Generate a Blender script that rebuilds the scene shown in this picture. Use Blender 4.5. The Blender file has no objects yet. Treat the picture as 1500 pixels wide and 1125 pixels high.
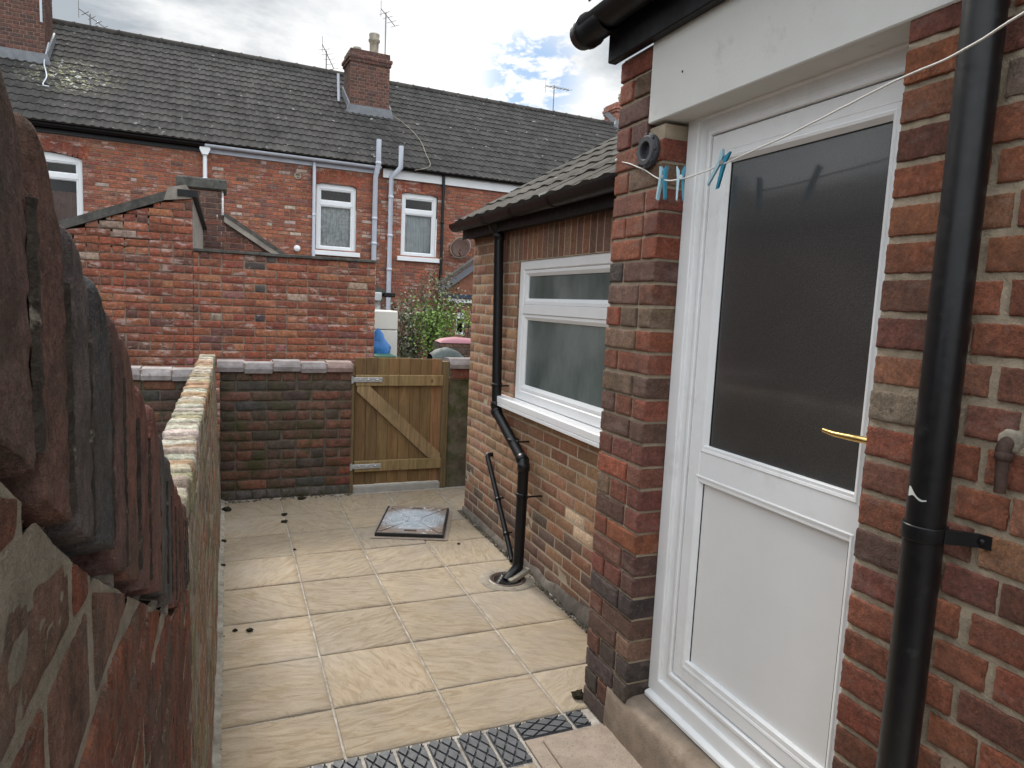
import bpy, math, random
from mathutils import Vector, noise
R = math.radians
sc = bpy.context.scene
COL = sc.collection
Z = Vector((0, 0, 1))

# ------------------------------------------------------------------ frames and mesh builder
class Fr:
    def __init__(s, O, U, V, N):
        s.O, s.U, s.V, s.N = Vector(O), Vector(U), Vector(V), Vector(N)
    def __call__(s, u, v, n=0.0):
        return s.O + s.U * u + s.V * v + s.N * n

MAIN = Fr((1.43, 0, 0), (0, 1, 0), (0, 0, 1), (-1, 0, 0))      # wall with the door
KIT = Fr((1.80, 0, 0), (0, 1, 0), (0, 0, 1), (-1, 0, 0))       # kitchen wall
LEFT = Fr((-0.0865, 0, 0), (0, 1, 0), (0, 0, 1), (1, 0, 0))      # boundary wall
BACK = Fr((0, 5.9, 0), (1, 0, 0), (0, 0, 1), (0, -1, 0))       # wall with the gate
TH = R(2.7)
dS = Vector((math.cos(TH), math.sin(TH), 0)); dN = Vector((-math.sin(TH), math.cos(TH), 0))
TER = Fr(dN * (15.5 * math.cos(TH)), dS, (0, 0, 1), -dN)       # terrace facade

class MB:
    def __init__(s):
        s.v, s.f, s.c, s.m, s.sm = [], [], [], [], []
    def add(s, vs, fs, col=(1, 1, 1, 1), mi=0, smooth=False):
        b = len(s.v)
        s.v += [tuple(p) for p in vs]
        s.c += [col] * len(vs)
        s.f += [tuple(i + b for i in f) for f in fs]
        s.m += [mi] * len(fs); s.sm += [smooth] * len(fs)
    def poly(s, pts, col=(1, 1, 1, 1), mi=0):
        s.add(pts, [tuple(range(len(pts)))], col, mi)
    def prism(s, fr, pts, n0, n1, col=(1, 1, 1, 1), mi=0):
        k = len(pts)
        vs = [fr(u, v, n0) for u, v in pts] + [fr(u, v, n1) for u, v in pts]
        fs = [tuple(range(k))[::-1], tuple(range(k, 2 * k))] + [(i, (i + 1) % k, k + (i + 1) % k, k + i) for i in range(k)]
        s.add(vs, fs, col, mi)
    def box(s, fr, u0, u1, v0, v1, n0, n1, c=0.0, col=(1, 1, 1, 1), mi=0):
        if c <= 0:
            return s.prism(fr, [(u0, v0), (u1, v0), (u1, v1), (u0, v1)], n0, n1, col, mi)
        lo, hi = (u0, v0, n0), (u1, v1, n1)
        vs, idx = [], {}
        for a in range(8):
            sg = [(a >> k) & 1 for k in range(3)]
            for ax in range(3):
                q = []
                for k in range(3):
                    base = hi[k] if sg[k] else lo[k]
                    q.append(base if k == ax else base + (-c if sg[k] else c))
                idx[(a, ax)] = len(vs); vs.append(fr(*q))
        fs = []
        for ax in range(3):
            o = [k for k in range(3) if k != ax]
            for sd in (0, 1):
                fs.append(tuple(idx[((sd << ax) | (p << o[0]) | (r << o[1]), ax)] for p, r in ((0, 0), (1, 0), (1, 1), (0, 1))))
            for p in (0, 1):
                for r in (0, 1):
                    a0 = (p << o[0]) | (r << o[1]); a1 = a0 | (1 << ax)
                    fs.append((idx[(a0, o[0])], idx[(a1, o[0])], idx[(a1, o[1])], idx[(a0, o[1])]))
        for a in range(8):
            fs.append((idx[(a, 0)], idx[(a, 1)], idx[(a, 2)]))
        s.add(vs, fs, col, mi)
    def tube(s, path, r, n=12, col=(1, 1, 1, 1), mi=0, cap=True, smooth=True):
        P = [Vector(p) for p in path]; k = len(P)
        rr = r if isinstance(r, (list, tuple)) else [r] * k
        vs, ref = [], None
        for i in range(k):
            d = ((P[i] - P[i - 1]).normalized() if i else Vector()) + ((P[i + 1] - P[i]).normalized() if i < k - 1 else Vector())
            d.normalize()
            if ref is None:
                ref = Vector((0, 0, 1)) if abs(d.z) < .9 else Vector((1, 0, 0))
            a = (ref - d * ref.dot(d)).normalized(); b = d.cross(a); ref = a
            for j in range(n):
                t = 2 * math.pi * j / n
                vs.append(P[i] + (a * math.cos(t) + b * math.sin(t)) * rr[i])
        fs = [(i * n + j, i * n + (j + 1) % n, (i + 1) * n + (j + 1) % n, (i + 1) * n + j) for i in range(k - 1) for j in range(n)]
        s.add(vs, fs, col, mi, smooth)
        if cap:
            s.add(vs[:n], [tuple(range(n))[::-1]], col, mi); s.add(vs[-n:], [tuple(range(n))], col, mi)
    def lathe(s, O, axis, prof, n=24, col=(1, 1, 1, 1), mi=0, smooth=True):
        O = Vector(O); d = Vector(axis).normalized()
        path = [O + d * h for _, h in prof]
        a = (Vector((0, 0, 1)) if abs(d.z) < .9 else Vector((1, 0, 0)))
        a = (a - d * a.dot(d)).normalized(); b = d.cross(a)
        vs = [path[i] + (a * math.cos(2 * math.pi * j / n) + b * math.sin(2 * math.pi * j / n)) * max(prof[i][0], 1e-5) for i in range(len(prof)) for j in range(n)]
        fs = [(i * n + j, i * n + (j + 1) % n, (i + 1) * n + (j + 1) % n, (i + 1) * n + j) for i in range(len(prof) - 1) for j in range(n)]
        s.add(vs, fs, col, mi, smooth)
    def loop(s, fr, u0, u1, v0, v1, prof, col=(1, 1, 1, 1), mi=0):
        """mitred rectangular frame; prof = (inset, height) pairs"""
        vs, fs = [], []
        for i, h in prof:
            vs += [fr(u0 + i, v0 + i, h), fr(u1 - i, v0 + i, h), fr(u1 - i, v1 - i, h), fr(u0 + i, v1 - i, h)]
        for k in range(len(prof) - 1):
            for j in range(4):
                fs.append((k * 4 + j, k * 4 + (j + 1) % 4, k * 4 + 4 + (j + 1) % 4, k * 4 + 4 + j))
        s.add(vs, fs, col, mi)
    def build(s, name, mats, parent=None, origin=None):
        me = bpy.data.meshes.new(name)
        o0 = Vector(origin) if origin is not None else (parent_origin(parent) if parent else Vector())
        me.from_pydata([(p[0] - o0.x, p[1] - o0.y, p[2] - o0.z) for p in s.v], [], s.f)
        for m in (mats if isinstance(mats, (list, tuple)) else [mats]):
            me.materials.append(m)
        me.polygons.foreach_set('material_index', s.m)
        me.polygons.foreach_set('use_smooth', s.sm)
        ca = me.color_attributes.new('Col', 'FLOAT_COLOR', 'POINT')
        ca.data.foreach_set('color', [x for c in s.c for x in c])
        me.update()
        o = bpy.data.objects.new(name, me); COL.objects.link(o)
        if parent:
            o.parent = parent
        if origin is not None:
            o.location = o0
        return o

def parent_origin(p):
    v = Vector()
    while p:
        v += p.location; p = p.parent
    return v

def thing(name, label, cat, loc=(0, 0, 0), group=None):
    o = bpy.data.objects.new(name, None); COL.objects.link(o)
    o.location = loc; o.empty_display_size = .1
    o['label'] = label; o['category'] = cat
    if group: o['group'] = group
    return o
def tag(o, label, cat, group=None):
    o['label'] = label; o['category'] = cat
    if group: o['group'] = group
    return o
def kind(o, k, label=None):
    o['kind'] = k
    if label: o['label'] = label
    return o

# ------------------------------------------------------------------ materials
class NT:
    def __init__(s, name):
        s.mat = bpy.data.materials.new(name); s.mat.use_nodes = True
        s.t = s.mat.node_tree; s.t.nodes.clear()
        s.out = s.n('ShaderNodeOutputMaterial'); s.b = s.n('ShaderNodeBsdfPrincipled')
        s.l(s.b.outputs[0], s.out.inputs[0])
        s.pos = s.n('ShaderNodeNewGeometry').outputs['Position']
    def n(s, t, **k):
        x = s.t.nodes.new(t)
        for a, b in k.items(): setattr(x, a, b)
        return x
    def l(s, a, b): s.t.links.new(a, b)
    def set(s, sock, v):
        if hasattr(v, 'links') or hasattr(v, 'is_linked'): s.l(v, sock)
        elif isinstance(v, tuple) and len(v) == 3 and sock.type == 'RGBA': sock.default_value = (*v, 1)
        else: sock.default_value = v
    def noise(s, scale, detail=4, rough=.55, vec=None, dist=0, dim='3D'):
        x = s.n('ShaderNodeTexNoise'); x.inputs['Scale'].default_value = scale; x.inputs['Detail'].default_value = detail
        x.inputs['Roughness'].default_value = rough; x.inputs['Distortion'].default_value = dist
        s.l(vec if vec is not None else s.pos, x.inputs['Vector']); return x.outputs['Fac']
    def ramp(s, f, a, b, lo=0.0, hi=1.0):
        x = s.n('ShaderNodeMapRange'); s.l(f, x.inputs[0])
        x.inputs[1].default_value = a; x.inputs[2].default_value = b; x.inputs[3].default_value = lo; x.inputs[4].default_value = hi
        return x.outputs[0]
    def mix(s, f, a, b, mode='MIX'):
        x = s.n('ShaderNodeMix', data_type='RGBA', blend_type=mode)
        s.set(x.inputs[0], f); s.set(x.inputs[6], a); s.set(x.inputs[7], b); return x.outputs[2]
    def math(s, op, a, b=0.0):
        x = s.n('ShaderNodeMath', operation=op); s.set(x.inputs[0], a); s.set(x.inputs[1], b); return x.outputs[0]
    def scalevec(s, v, sc_, rot=(0, 0, 0)):
        x = s.n('ShaderNodeMapping'); s.l(v, x.inputs['Vector']); x.inputs['Scale'].default_value = sc_; x.inputs['Rotation'].default_value = rot
        return x.outputs[0]
    def sep(s, v):
        x = s.n('ShaderNodeSeparateXYZ'); s.l(v, x.inputs[0]); return x.outputs
    def bump(s, h, dist, strength=1.0, prev=None):
        x = s.n('ShaderNodeBump'); x.inputs['Strength'].default_value = strength; x.inputs['Distance'].default_value = dist
        s.l(h, x.inputs['Height'])
        if prev is not None: s.l(prev, x.inputs['Normal'])
        return x.outputs[0]
    def fin(s, base, rough=.8, normal=None, spec=.3, metal=0.0, **k):
        s.set(s.b.inputs['Base Color'], base); s.set(s.b.inputs['Roughness'], rough)
        s.b.inputs['Specular IOR Level'].default_value = spec; s.b.inputs['Metallic'].default_value = metal
        if normal is not None: s.l(normal, s.b.inputs['Normal'])
        for a, b in k.items(): s.set(s.b.inputs[a], b)
        return s.mat

def m_brick(name, soot=.25, white=.15, moss=0.0, fine=200, lo=.6, hi=1.25, bumpd=.004, sootcol=(.035, .03, .028), mz=None, dust=.16, mosscol=(.052, .056, .022), wsc=0, wamt=.75, dustcol=(.20, .145, .115)):
    t = NT(name)
    col = t.n('ShaderNodeAttribute', attribute_name='Col').outputs['Color']
    a = t.noise(26, 6, .7)
    g = t.math('MULTIPLY', t.ramp(a, .3, .7, lo, hi), t.ramp(t.noise(fine * .42, 6, .7), .3, .7, .62, 1.36))
    x = t.n('ShaderNodeVectorMath', operation='SCALE'); t.l(col, x.inputs[0]); t.l(g, x.inputs['Scale'])
    c = x.outputs[0]
    c = t.mix(t.ramp(t.noise(4.5, 6, .65, dist=.6), .5, .72, 0, soot), c, sootcol)
    c = t.mix(t.ramp(t.noise(55, 5, .7), .58, .74, 0, white), c, (.46, .38, .33))
    if wsc: c = t.mix(t.ramp(t.noise(wsc, 6, .68, vec=t.scalevec(t.pos, (1, 1, 2.6))), .56, .64, 0, wamt), c, (.50, .37, .32))
    c = t.mix(t.ramp(t.noise(9, 7, .7, dist=.5), .45, .62, 0, dust), c, dustcol)
    sp = t.ramp(t.noise(fine * 1.3, 3, .6), .60, .72, 0, .65)
    c = t.mix(sp, c, (.045, .03, .026))
    if moss:
        mm = t.ramp(t.noise(7, 7, .7, dist=.4), .48, .66, 0, moss)
        if mz:
            mm = t.math('MULTIPLY', mm, t.ramp(t.sep(t.pos)[2], mz[0], mz[1], 1, 0))
        c = t.mix(mm, c, mosscol)
    nb = t.bump(t.noise(fine, 8, .75), bumpd * 1.6, .85)
    nb = t.bump(t.noise(fine * .25, 5, .65), bumpd * 2.2, .75, nb)
    return t.fin(c, t.ramp(a, .3, .7, .75, .95), nb, .25)

def m_mortar(name, base=(.36, .31, .25), base2=(.2, .17, .14), fine=260, bumpd=.006, moss=0.0):
    t = NT(name)
    c = t.mix(t.ramp(t.noise(12, 6, .7), .35, .7), base, base2)
    c = t.mix(t.ramp(t.noise(fine, 3, .6), .55, .7, 0, .55), c, tuple(x * .35 for x in base))
    if moss:
        c = t.mix(t.ramp(t.noise(7, 7, .7, dist=.4), .48, .66, 0, moss), c, (.05, .055, .022))
    return t.fin(c, .95, t.bump(t.noise(fine * .5, 6, .7), bumpd, .8), .2)

def m_plain(name, base, rough=.5, spec=.4, var=.12, sc_=20, bump=0.0, bsc=150, metal=0.0, dirt=None, **k):
    t = NT(name)
    dk = tuple(x * (1 - var) for x in base)
    c = t.mix(t.ramp(t.noise(sc_, 5, .6), .35, .65), base, dk)
    if dirt:
        c = t.mix(t.ramp(t.noise(dirt[2], 6, .7), dirt[3], dirt[3] + .15, 0, dirt[1]), c, dirt[0])
    rr = t.ramp(t.noise(sc_ * 2, 4, .6), .3, .7, rough * .85, min(1, rough * 1.2))
    nb = t.bump(t.noise(bsc, 5, .6), bump, .6) if bump else None
    return t.fin(c, rr, nb, spec, metal, **k)

M = {}
M['brick_red'] = m_brick('red brick', .3, .3, fine=280, lo=.6, hi=1.35, bumpd=.0045, wsc=6, wamt=.22)
M['brick_pillar'] = m_brick('pillar brick', .3, .16, fine=240, bumpd=.003)
M['brick_left'] = m_brick('weathered wall brick', .3, .55, .4, wsc=75, wamt=.4, fine=330, lo=.36, hi=1.6, bumpd=.006, dust=.6, dustcol=(.25, .215, .17))
M['brick_left_far'] = m_brick('mossy side wall brick', .45, .6, .6, fine=200, lo=.45, hi=1.4, bumpd=.004, dust=.3, mosscol=(.17, .145, .045))
M['brick_coping'] = m_brick('coping brick', .35, .35, .4, wsc=80, wamt=.35, fine=330, lo=.38, hi=1.65, bumpd=.007, dust=.6, dustcol=(.27, .20, .165), sootcol=(.05, .047, .045))
M['brick_back'] = m_brick('mossy back wall brick', .5, .12, .95, fine=160, lo=.5, hi=1.2, sootcol=(.02, .018, .014), mz=(.75, 1.2))
M['brick_kit'] = m_brick('buff brick', .18, .22, fine=180, lo=.75, hi=1.2, bumpd=.0025, sootcol=(.08, .05, .04))
M['brick_far'] = m_brick('terrace brick', .25, .5, fine=40, lo=.7, hi=1.25, bumpd=.01, sootcol=(.07, .035, .03), wsc=2.6)
M['brick_out'] = m_brick('outhouse brick', .35, .3, wsc=5, fine=60, lo=.65, hi=1.2, bumpd=.008)
M['brick_chim'] = m_brick('chimney brick', .35, .3, fine=40, lo=.6, hi=1.2, bumpd=.01)
M['mortar'] = m_mortar('grey buff mortar', (.50, .41, .30), (.33, .265, .19), fine=330, bumpd=.009)
M['mortar_left'] = m_mortar('old lime mortar', (.36, .305, .235), (.16, .135, .10), moss=.4, fine=330, bumpd=.01)
M['mortar_dark'] = m_mortar('dirty mortar', (.15, .125, .1), (.055, .05, .04), moss=.6)
M['mortar_kit'] = m_mortar('pale kitchen mortar', (.46, .38, .28), (.34, .27, .2), bumpd=.003)
M['mortar_far'] = m_mortar('terrace mortar', (.27, .17, .13), (.2, .12, .09), fine=60)
M['mortar_out'] = m_mortar('outhouse mortar', (.29, .215, .16), (.14, .10, .08), fine=90)
M['mortar_old'] = m_mortar('crumbling mortar', (.46, .42, .35), (.2, .175, .14), moss=.2, bumpd=.012)
M['concrete'] = m_plain('grey concrete', (.33, .29, .23), .9, .2, .35, 9, .004, 180, dirt=((.1, .08, .06), .7, 14, .52))
M['concrete_pad'] = m_plain('pinkish concrete', (.31, .25, .20), .9, .2, .22, 14, .003, 300, dirt=((.07, .055, .042), .9, 150, .555))
M['step'] = m_plain('worn step', (.28, .22, .17), .9, .2, .3, 10, .004, 160, dirt=((.16, .12, .085), .6, 9, .5))
M['coping_stone'] = m_plain('mauve coping brick', (.34, .285, .285), .75, .35, .3, 11, .004, 120, dirt=((.12, .08, .07), .6, 16, .56))
M['slate_dark'] = m_plain('dark coping', (.10, .095, .085), .85, .3, .45, 12, .006, 120, dirt=((.24, .23, .17), .5, 25, .58))
M['render'] = m_plain('grey render', (.33, .29, .25), .9, .2, .4, 5, .004, 90)
M['upvc'] = m_plain('white plastic', (.80, .80, .80), .35, .45, .04, 6, dirt=((.45, .43, .4), .25, 7, .62))
M['upvc_door'] = m_plain('white grained door', (.82, .82, .815), .42, .4, .04, 8, .0006, 420, dirt=((.5, .48, .45), .3, 4, .56))
M['upvc_far'] = m_plain('white window paint', (.78, .79, .8), .45, .4, .06, 3)
M['gasket'] = m_plain('black gasket', (.012, .012, .012), .6)
M['lintel'] = m_plain('cream painted render', (.66, .655, .62), .8, .25, .05, 4, .0012, 90, dirt=((.38, .36, .31), .45, 7, .58))
M['black_plastic'] = m_plain('black plastic', (.008, .008, .009), .36, .3, .2, 15, .0006, 60, dirt=((.05, .046, .042), .18, 18, .6))
M['black_paint'] = m_plain('black painted pipe', (.006, .006, .007), .36, .45, .2, 20, .0012, 22, dirt=((.075, .075, .073), .35, 16, .6))
M['black_board'] = m_plain('black fascia board', (.010, .0105, .012), .5, .3, .3, 10)
M['grey_plastic'] = m_plain('grey plastic', (.06, .062, .07), .6, .4, .2, 60, .001, 200)
M['white_pipe'] = m_plain('pale grey pipe', (.56, .59, .66), .5, .4, .1, 5)
M['galv'] = m_plain('galvanised steel', (.52, .54, .55), .42, .5, .25, 60, .0008, 200, metal=.7)
M['brass'] = m_plain('polished brass', (.75, .52, .2), .22, .5, .06, 30, metal=1.0)
M['rust'] = m_plain('rusty iron', (.075, .045, .035), .75, .35, .4, 60, .003, 220, dirt=((.16, .07, .03), .6, 60, .55))
M['blue_peg'] = m_plain('blue peg plastic', (.03, .27, .40), .4, .5, .1, 60)
M['pale_peg'] = m_plain('pale blue peg plastic', (.42, .62, .70), .4, .5, .1, 60)
M['rope'] = m_plain('white washing line', (.72, .70, .66), .7, .3, .2, 300, .001, 500)
M['blue_bag'] = m_plain('blue plastic sheet', (.03, .17, .46), .35, .5, .3, 8, .02, 9)
M['panel_cream'] = m_plain('cream enamel', (.62, .6, .54), .5, .4, .08, 6, dirt=((.3, .29, .25), .4, 5, .6))
M['green_plastic'] = m_plain('green bin plastic', (.03, .11, .06), .5)
M['pink'] = m_plain('faded pink plastic', (.34, .15, .17), .6, .3, .15, 4)
M['tarp'] = m_plain('dark tarpaulin', (.07, .085, .08), .6, .3, .4, 6, .02, 12)
M['soil'] = m_plain('dark earth', (.07, .06, .045), .95, .1, .5, 9, .02, 40)
M['moss_lump'] = m_plain('dry moss', (.035, .03, .02), .95, .1, .5, 80, .01, 150)
M['mortar_joint'] = m_plain('dirty coping joint', (.055, .045, .036), .95, .1, .5, 60, .006, 200, dirt=((.33, .30, .24), .9, 38, .58))
M['cavity_shade'] = m_plain('dark crumbled cavity', (.022, .018, .014), .95, .1, .5, 60, .01, 200)  # near-black colour stands in for shade inside the recess
M['lead'] = m_plain('lead flashing', (.2, .21, .225), .55, .4, .3, 6, .006, 20)
M['pot'] = m_plain('stained clay pot', (.37, .33, .26), .85, .2, .4, 9)
M['clay'] = m_plain('clay hanging tiles', (.22, .095, .062), .85, .2, .3, 8)
M['aerial'] = m_plain('aluminium aerial', (.25, .25, .25), .5, .4, .1, 5)
M['room'] = m_plain('dark room', (.02, .02, .022), .9)
M['curtain'] = m_plain('net curtain', (.80, .80, .80), .95, .1, .45, 14)
M['blind'] = m_plain('lace panel', (.74, .75, .76), .95, .1, .2, 6)
M['navy'] = m_plain('navy board', (.03, .045, .075), .5)
M['grey_board'] = m_plain('grey barge board', (.13, .135, .15), .6)
M['fitting'] = m_plain('pale lamp housing', (.5, .52, .52), .5)

def m_glass_clear():
    t = NT('window glass'); t.t.nodes.remove(t.b)
    tr = t.n('ShaderNodeBsdfTransparent'); gl = t.n('ShaderNodeBsdfGlossy'); gl.inputs['Roughness'].default_value = .03
    tr.inputs[0].default_value = (.8, .84, .84, 1)
    fr = t.n('ShaderNodeFresnel'); fr.inputs[0].default_value = 1.45
    mx = t.n('ShaderNodeMixShader'); t.l(t.math('ADD', fr.outputs[0], .0), mx.inputs[0]); t.l(tr.outputs[0], mx.inputs[1]); t.l(gl.outputs[0], mx.inputs[2])
    t.l(mx.outputs[0], t.out.inputs[0]); return t.mat
M['glass'] = m_glass_clear()
def m_obscure(name, base, rough, sc_, d):
    t = NT(name)
    h = t.noise(sc_, 3, .6)
    return t.fin(base, rough, t.bump(h, d, 1.0), .5)
def m_doorglass():
    t = NT('obscured dark glass')
    h = t.noise(300, 3, .7)
    c = t.mix(t.ramp(h, .42, .64), (.004, .004, .0038), (.024, .024, .0235))
    return t.fin(c, .42, t.bump(h, .0018, 1.0), .8, **{'Coat Weight': 1.0, 'Coat Roughness': .10, 'Coat IOR': 1.75})
M['door_glass'] = m_doorglass()
def m_kitglass():
    t = NT('misty obscured glass')
    v = t.scalevec(t.pos, (1, 2.2, 1.2))
    c = t.mix(t.ramp(t.noise(1.3, 4, .6, vec=v), .36, .66), (.06, .085, .08), (.19, .22, .21))
    c = t.mix(t.ramp(t.noise(260, 2, .5), .4, .7, 0, .5), c, (.06, .085, .08))
    zr = t.sep(t.pos)
    return t.fin(c, .3, t.bump(t.noise(240, 3, .6), .001, .8), .4)
M['kit_glass'] = m_kitglass()

def m_slab():
    t = NT('riven sandstone paving')
    col = t.n('ShaderNodeAttribute', attribute_name='Col')
    geo = t.n('ShaderNodeNewGeometry')
    vr = t.n('ShaderNodeVectorRotate', rotation_type='Z_AXIS'); t.l(t.pos, vr.inputs['Vector'])
    t.l(t.math('MULTIPLY', col.outputs['Alpha'], 6.283), vr.inputs['Angle'])
    off = t.n('ShaderNodeVectorMath', operation='ADD'); t.l(vr.outputs[0], off.inputs[0])
    cb = t.n('ShaderNodeCombineXYZ'); t.l(t.math('MULTIPLY', col.outputs['Alpha'], 37.0), cb.inputs[2]); t.l(cb.outputs[0], off.inputs[1])
    v = t.scalevec(off.outputs[0], (1, 3.2, 1))
    riven = t.noise(6.5, 8, .62, vec=v, dist=1.6)
    ridg = t.math('ABSOLUTE', t.math('SUBTRACT', riven, .5))
    c = t.mix(t.ramp(riven, .35, .65), col.outputs['Color'], t.mix(1.0, col.outputs['Color'], (.74, .70, .63), 'MULTIPLY'))
    c = t.mix(t.ramp(ridg, 0, .012, .22, 0), c, (.50, .44, .355))  # highlights painted as pale strokes along the riven ridges
    c = t.mix(t.ramp(t.noise(2.1, 7, .72), .47, .68, 0, .7), c, (.225, .188, .143))
    c = t.mix(t.ramp(t.noise(.9, 4, .6), .5, .62, 0, .3), c, (.34, .31, .27))
    c = t.mix(t.ramp(t.noise(170, 3, .6), .6, .72, 0, .5), c, (.19, .15, .1))
    nb = t.bump(riven, .011, .8)
    nb = t.bump(t.noise(140, 5, .65), .0015, .7, nb)
    return t.fin(c, t.ramp(riven, .3, .7, .62, .85), nb, .3)
M['slab'] = m_slab()
M['slab_joint'] = m_mortar('paving joint', (.46, .42, .37), (.2, .17, .14), fine=200)
M['blue_brick'] = m_plain('blue engineering paver', (.07, .074, .082), .55, .5, .35, 20, .002, 200, dirt=((.2, .18, .15), .4, 60, .6))

def m_tile(name, a, b, lich=.8, spot=None):
    t = NT(name)
    col = t.n('ShaderNodeAttribute', attribute_name='Col').outputs['Color']
    c = t.mix(1.0, t.mix(t.ramp(t.noise(3, 6, .65), .35, .65), a, b), col, 'MULTIPLY')
    c = t.mix(t.ramp(t.noise(5.5, 4, .6), .675, .70, 0, lich), c, (.42, .42, .38))
    if spot:
        d = t.n('ShaderNodeVectorMath', operation='DISTANCE'); t.l(t.pos, d.inputs[0]); d.inputs[1].default_value = spot[0]
        k = t.math('MULTIPLY', t.ramp(d.outputs['Value'], spot[1] * .3, spot[1], 1, 0), t.ramp(t.noise(11, 5, .7), .54, .6))
        c = t.mix(k, c, (.30, .29, .15))
        k2 = t.math('MULTIPLY', t.ramp(d.outputs['Value'], spot[1] * .3, spot[1], 1, 0), t.ramp(t.noise(8.3, 3, .7), .6, .66))
        c = t.mix(k2, c, (.55, .55, .5))
    return t.fin(c, .92, t.bump(t.noise(40, 5, .6), .006, .6), .15)
def E(s, off, z): return TER(s, z, -off)
M['tile'] = m_tile('grey concrete roof tiles', (.036, .034, .032), (.060, .056, .052), .55, (tuple(E(-2.15, 1.55, 5.9)), 1.05))
M['tile_kit'] = m_tile('mossy roof tiles', (.055, .050, .044), (.10, .091, .077), .6)

def m_wood():
    t = NT('treated softwood')
    col = t.n('ShaderNodeAttribute', attribute_name='Col').outputs['Color']
    v = t.scalevec(t.pos, (14, 14, 1.1))
    g = t.noise(3, 6, .6, vec=v, dist=.8)
    c = t.mix(1.0, col, t.mix(t.ramp(g, .3, .7), (1.15, 1.12, 1.0), (.62, .58, .5)), 'MULTIPLY')
    c = t.mix(t.ramp(t.noise(2.6, 5, .7), .55, .72, 0, .35), c, (.075, .07, .04))
    vo = t.n('ShaderNodeTexVoronoi'); vo.inputs['Scale'].default_value = 5; t.l(t.scalevec(t.pos, (1.6, 1.6, .8)), vo.inputs['Vector'])
    c = t.mix(t.ramp(vo.outputs['Distance'], .06, .1, .8, 0), c, (.06, .035, .02))
    return t.fin(c, .75, t.bump(g, .003, .6), .25)
M['wood'] = m_wood()
def m_leaf(name, tint):
    t = NT(name)
    col = t.n('ShaderNodeAttribute', attribute_name='Col').outputs['Color']
    x_ = t.n('ShaderNodeVectorMath', operation='SCALE'); t.l(col, x_.inputs[0]); x_.inputs['Scale'].default_value = 1.3; t.fin(x_.outputs[0], .6, None, .3)
    t.b.inputs['Subsurface Weight'].default_value = 0
    return t.mat
M['leaf'] = m_leaf('leaves', 1)
def m_cover():
    t = NT('painted rusted iron')
    n = t.noise(9, 6, .65, dist=.4)
    d_ = t.n('ShaderNodeVectorMath', operation='DISTANCE'); t.l(t.pos, d_.inputs[0]); d_.inputs[1].default_value = (1.315, 4.95, .037)
    c = t.mix(t.ramp(t.math('ADD', d_.outputs['Value'], t.math('MULTIPLY', n, .22)), .30, .40), (.40, .43, .46), (.20, .15, .12))
    c = t.mix(t.ramp(t.noise(22, 4, .6), .58, .68), c, (.62, .64, .65))
    return t.fin(c, t.ramp(n, .4, .6, .35, .75), t.bump(t.noise(70, 5, .6), .003, .7), .5, .15)
M['cover'] = m_cover()
M['splash'] = m_plain('paint splash', (.5, .5, .48), .6)

# ------------------------------------------------------------------ bricks
def pick(pal, rng):
    tot = sum(w for _, w in pal); x = rng.random() * tot
    for c, w in pal:
        x -= w
        if x <= 0: break
    k = rng.uniform(.84, 1.16)
    return (c[0] * k * rng.uniform(.95, 1.05), c[1] * k * rng.uniform(.92, 1.08), c[2] * k, rng.random())

def lines(a, b, D, r, lvl, step):
    r = min(r, (b - a) * .3)
    if lvl == 0:
        return [(a, -D), (a + r, 0), (b - r, 0), (b, -D)]
    n = max(1, int((b - a - 2 * r) / step))
    L = [(a, -D)]
    if D > .05: L += [(a, -D * .66), (a, -D * .33)]
    L += [(a, -r), (a + .3 * r, -.3 * r)] + [(a + r + (b - a - 2 * r) * i / n, 0) for i in range(n + 1)] + [(b - .3 * r, -.3 * r), (b, -r)]
    if D > .05: L += [(b, -D * .33), (b, -D * .66)]
    return L + [(b, -D)]

def brick(mb, fr, u0, u1, v0, v1, proud, D, lvl, col, r=.006, amp=.002, step=.03, tl=None, tr=None, mi=0, warp=None, freq=22):
    """one brick; tl/tr give sloping top corners"""
    if u1 - u0 < .012 or v1 - v0 < .008: return
    LU = lines(u0, u1, D, r, lvl, step); LV = lines(v0, v1, D, r, lvl, step)
    vs = []
    for v, hv in LV:
        for u, hu in LU:
            vv = v
            if tl is not None:
                t = (u - u0) / (u1 - u0); top = tl + (tr - tl) * t
                vv = v0 + (v - v0) * (top - v0) / (v1 - v0)
            h = min(hu, hv) if lvl == 0 or (hu == 0 or hv == 0) else max(-D, min(hu, hv) + (max(hu, hv) if max(hu, hv) > -r * 1.01 else 0))
            p = fr(u, vv, proud + h)
            if lvl:
                d = noise.noise_vector(p * freq) * amp + noise.noise_vector(p * (freq * 3.7)) * (amp * .45)
                p = p + d
            if warp: p = warp(p)
            vs.append(p)
    nu = len(LU)
    fs = [(j * nu + i, j * nu + i + 1, (j + 1) * nu + i + 1, (j + 1) * nu + i) for j in range(len(LV) - 1) for i in range(nu - 1)]
    mb.add(vs, fs, col, mi, lvl > 0)

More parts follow.
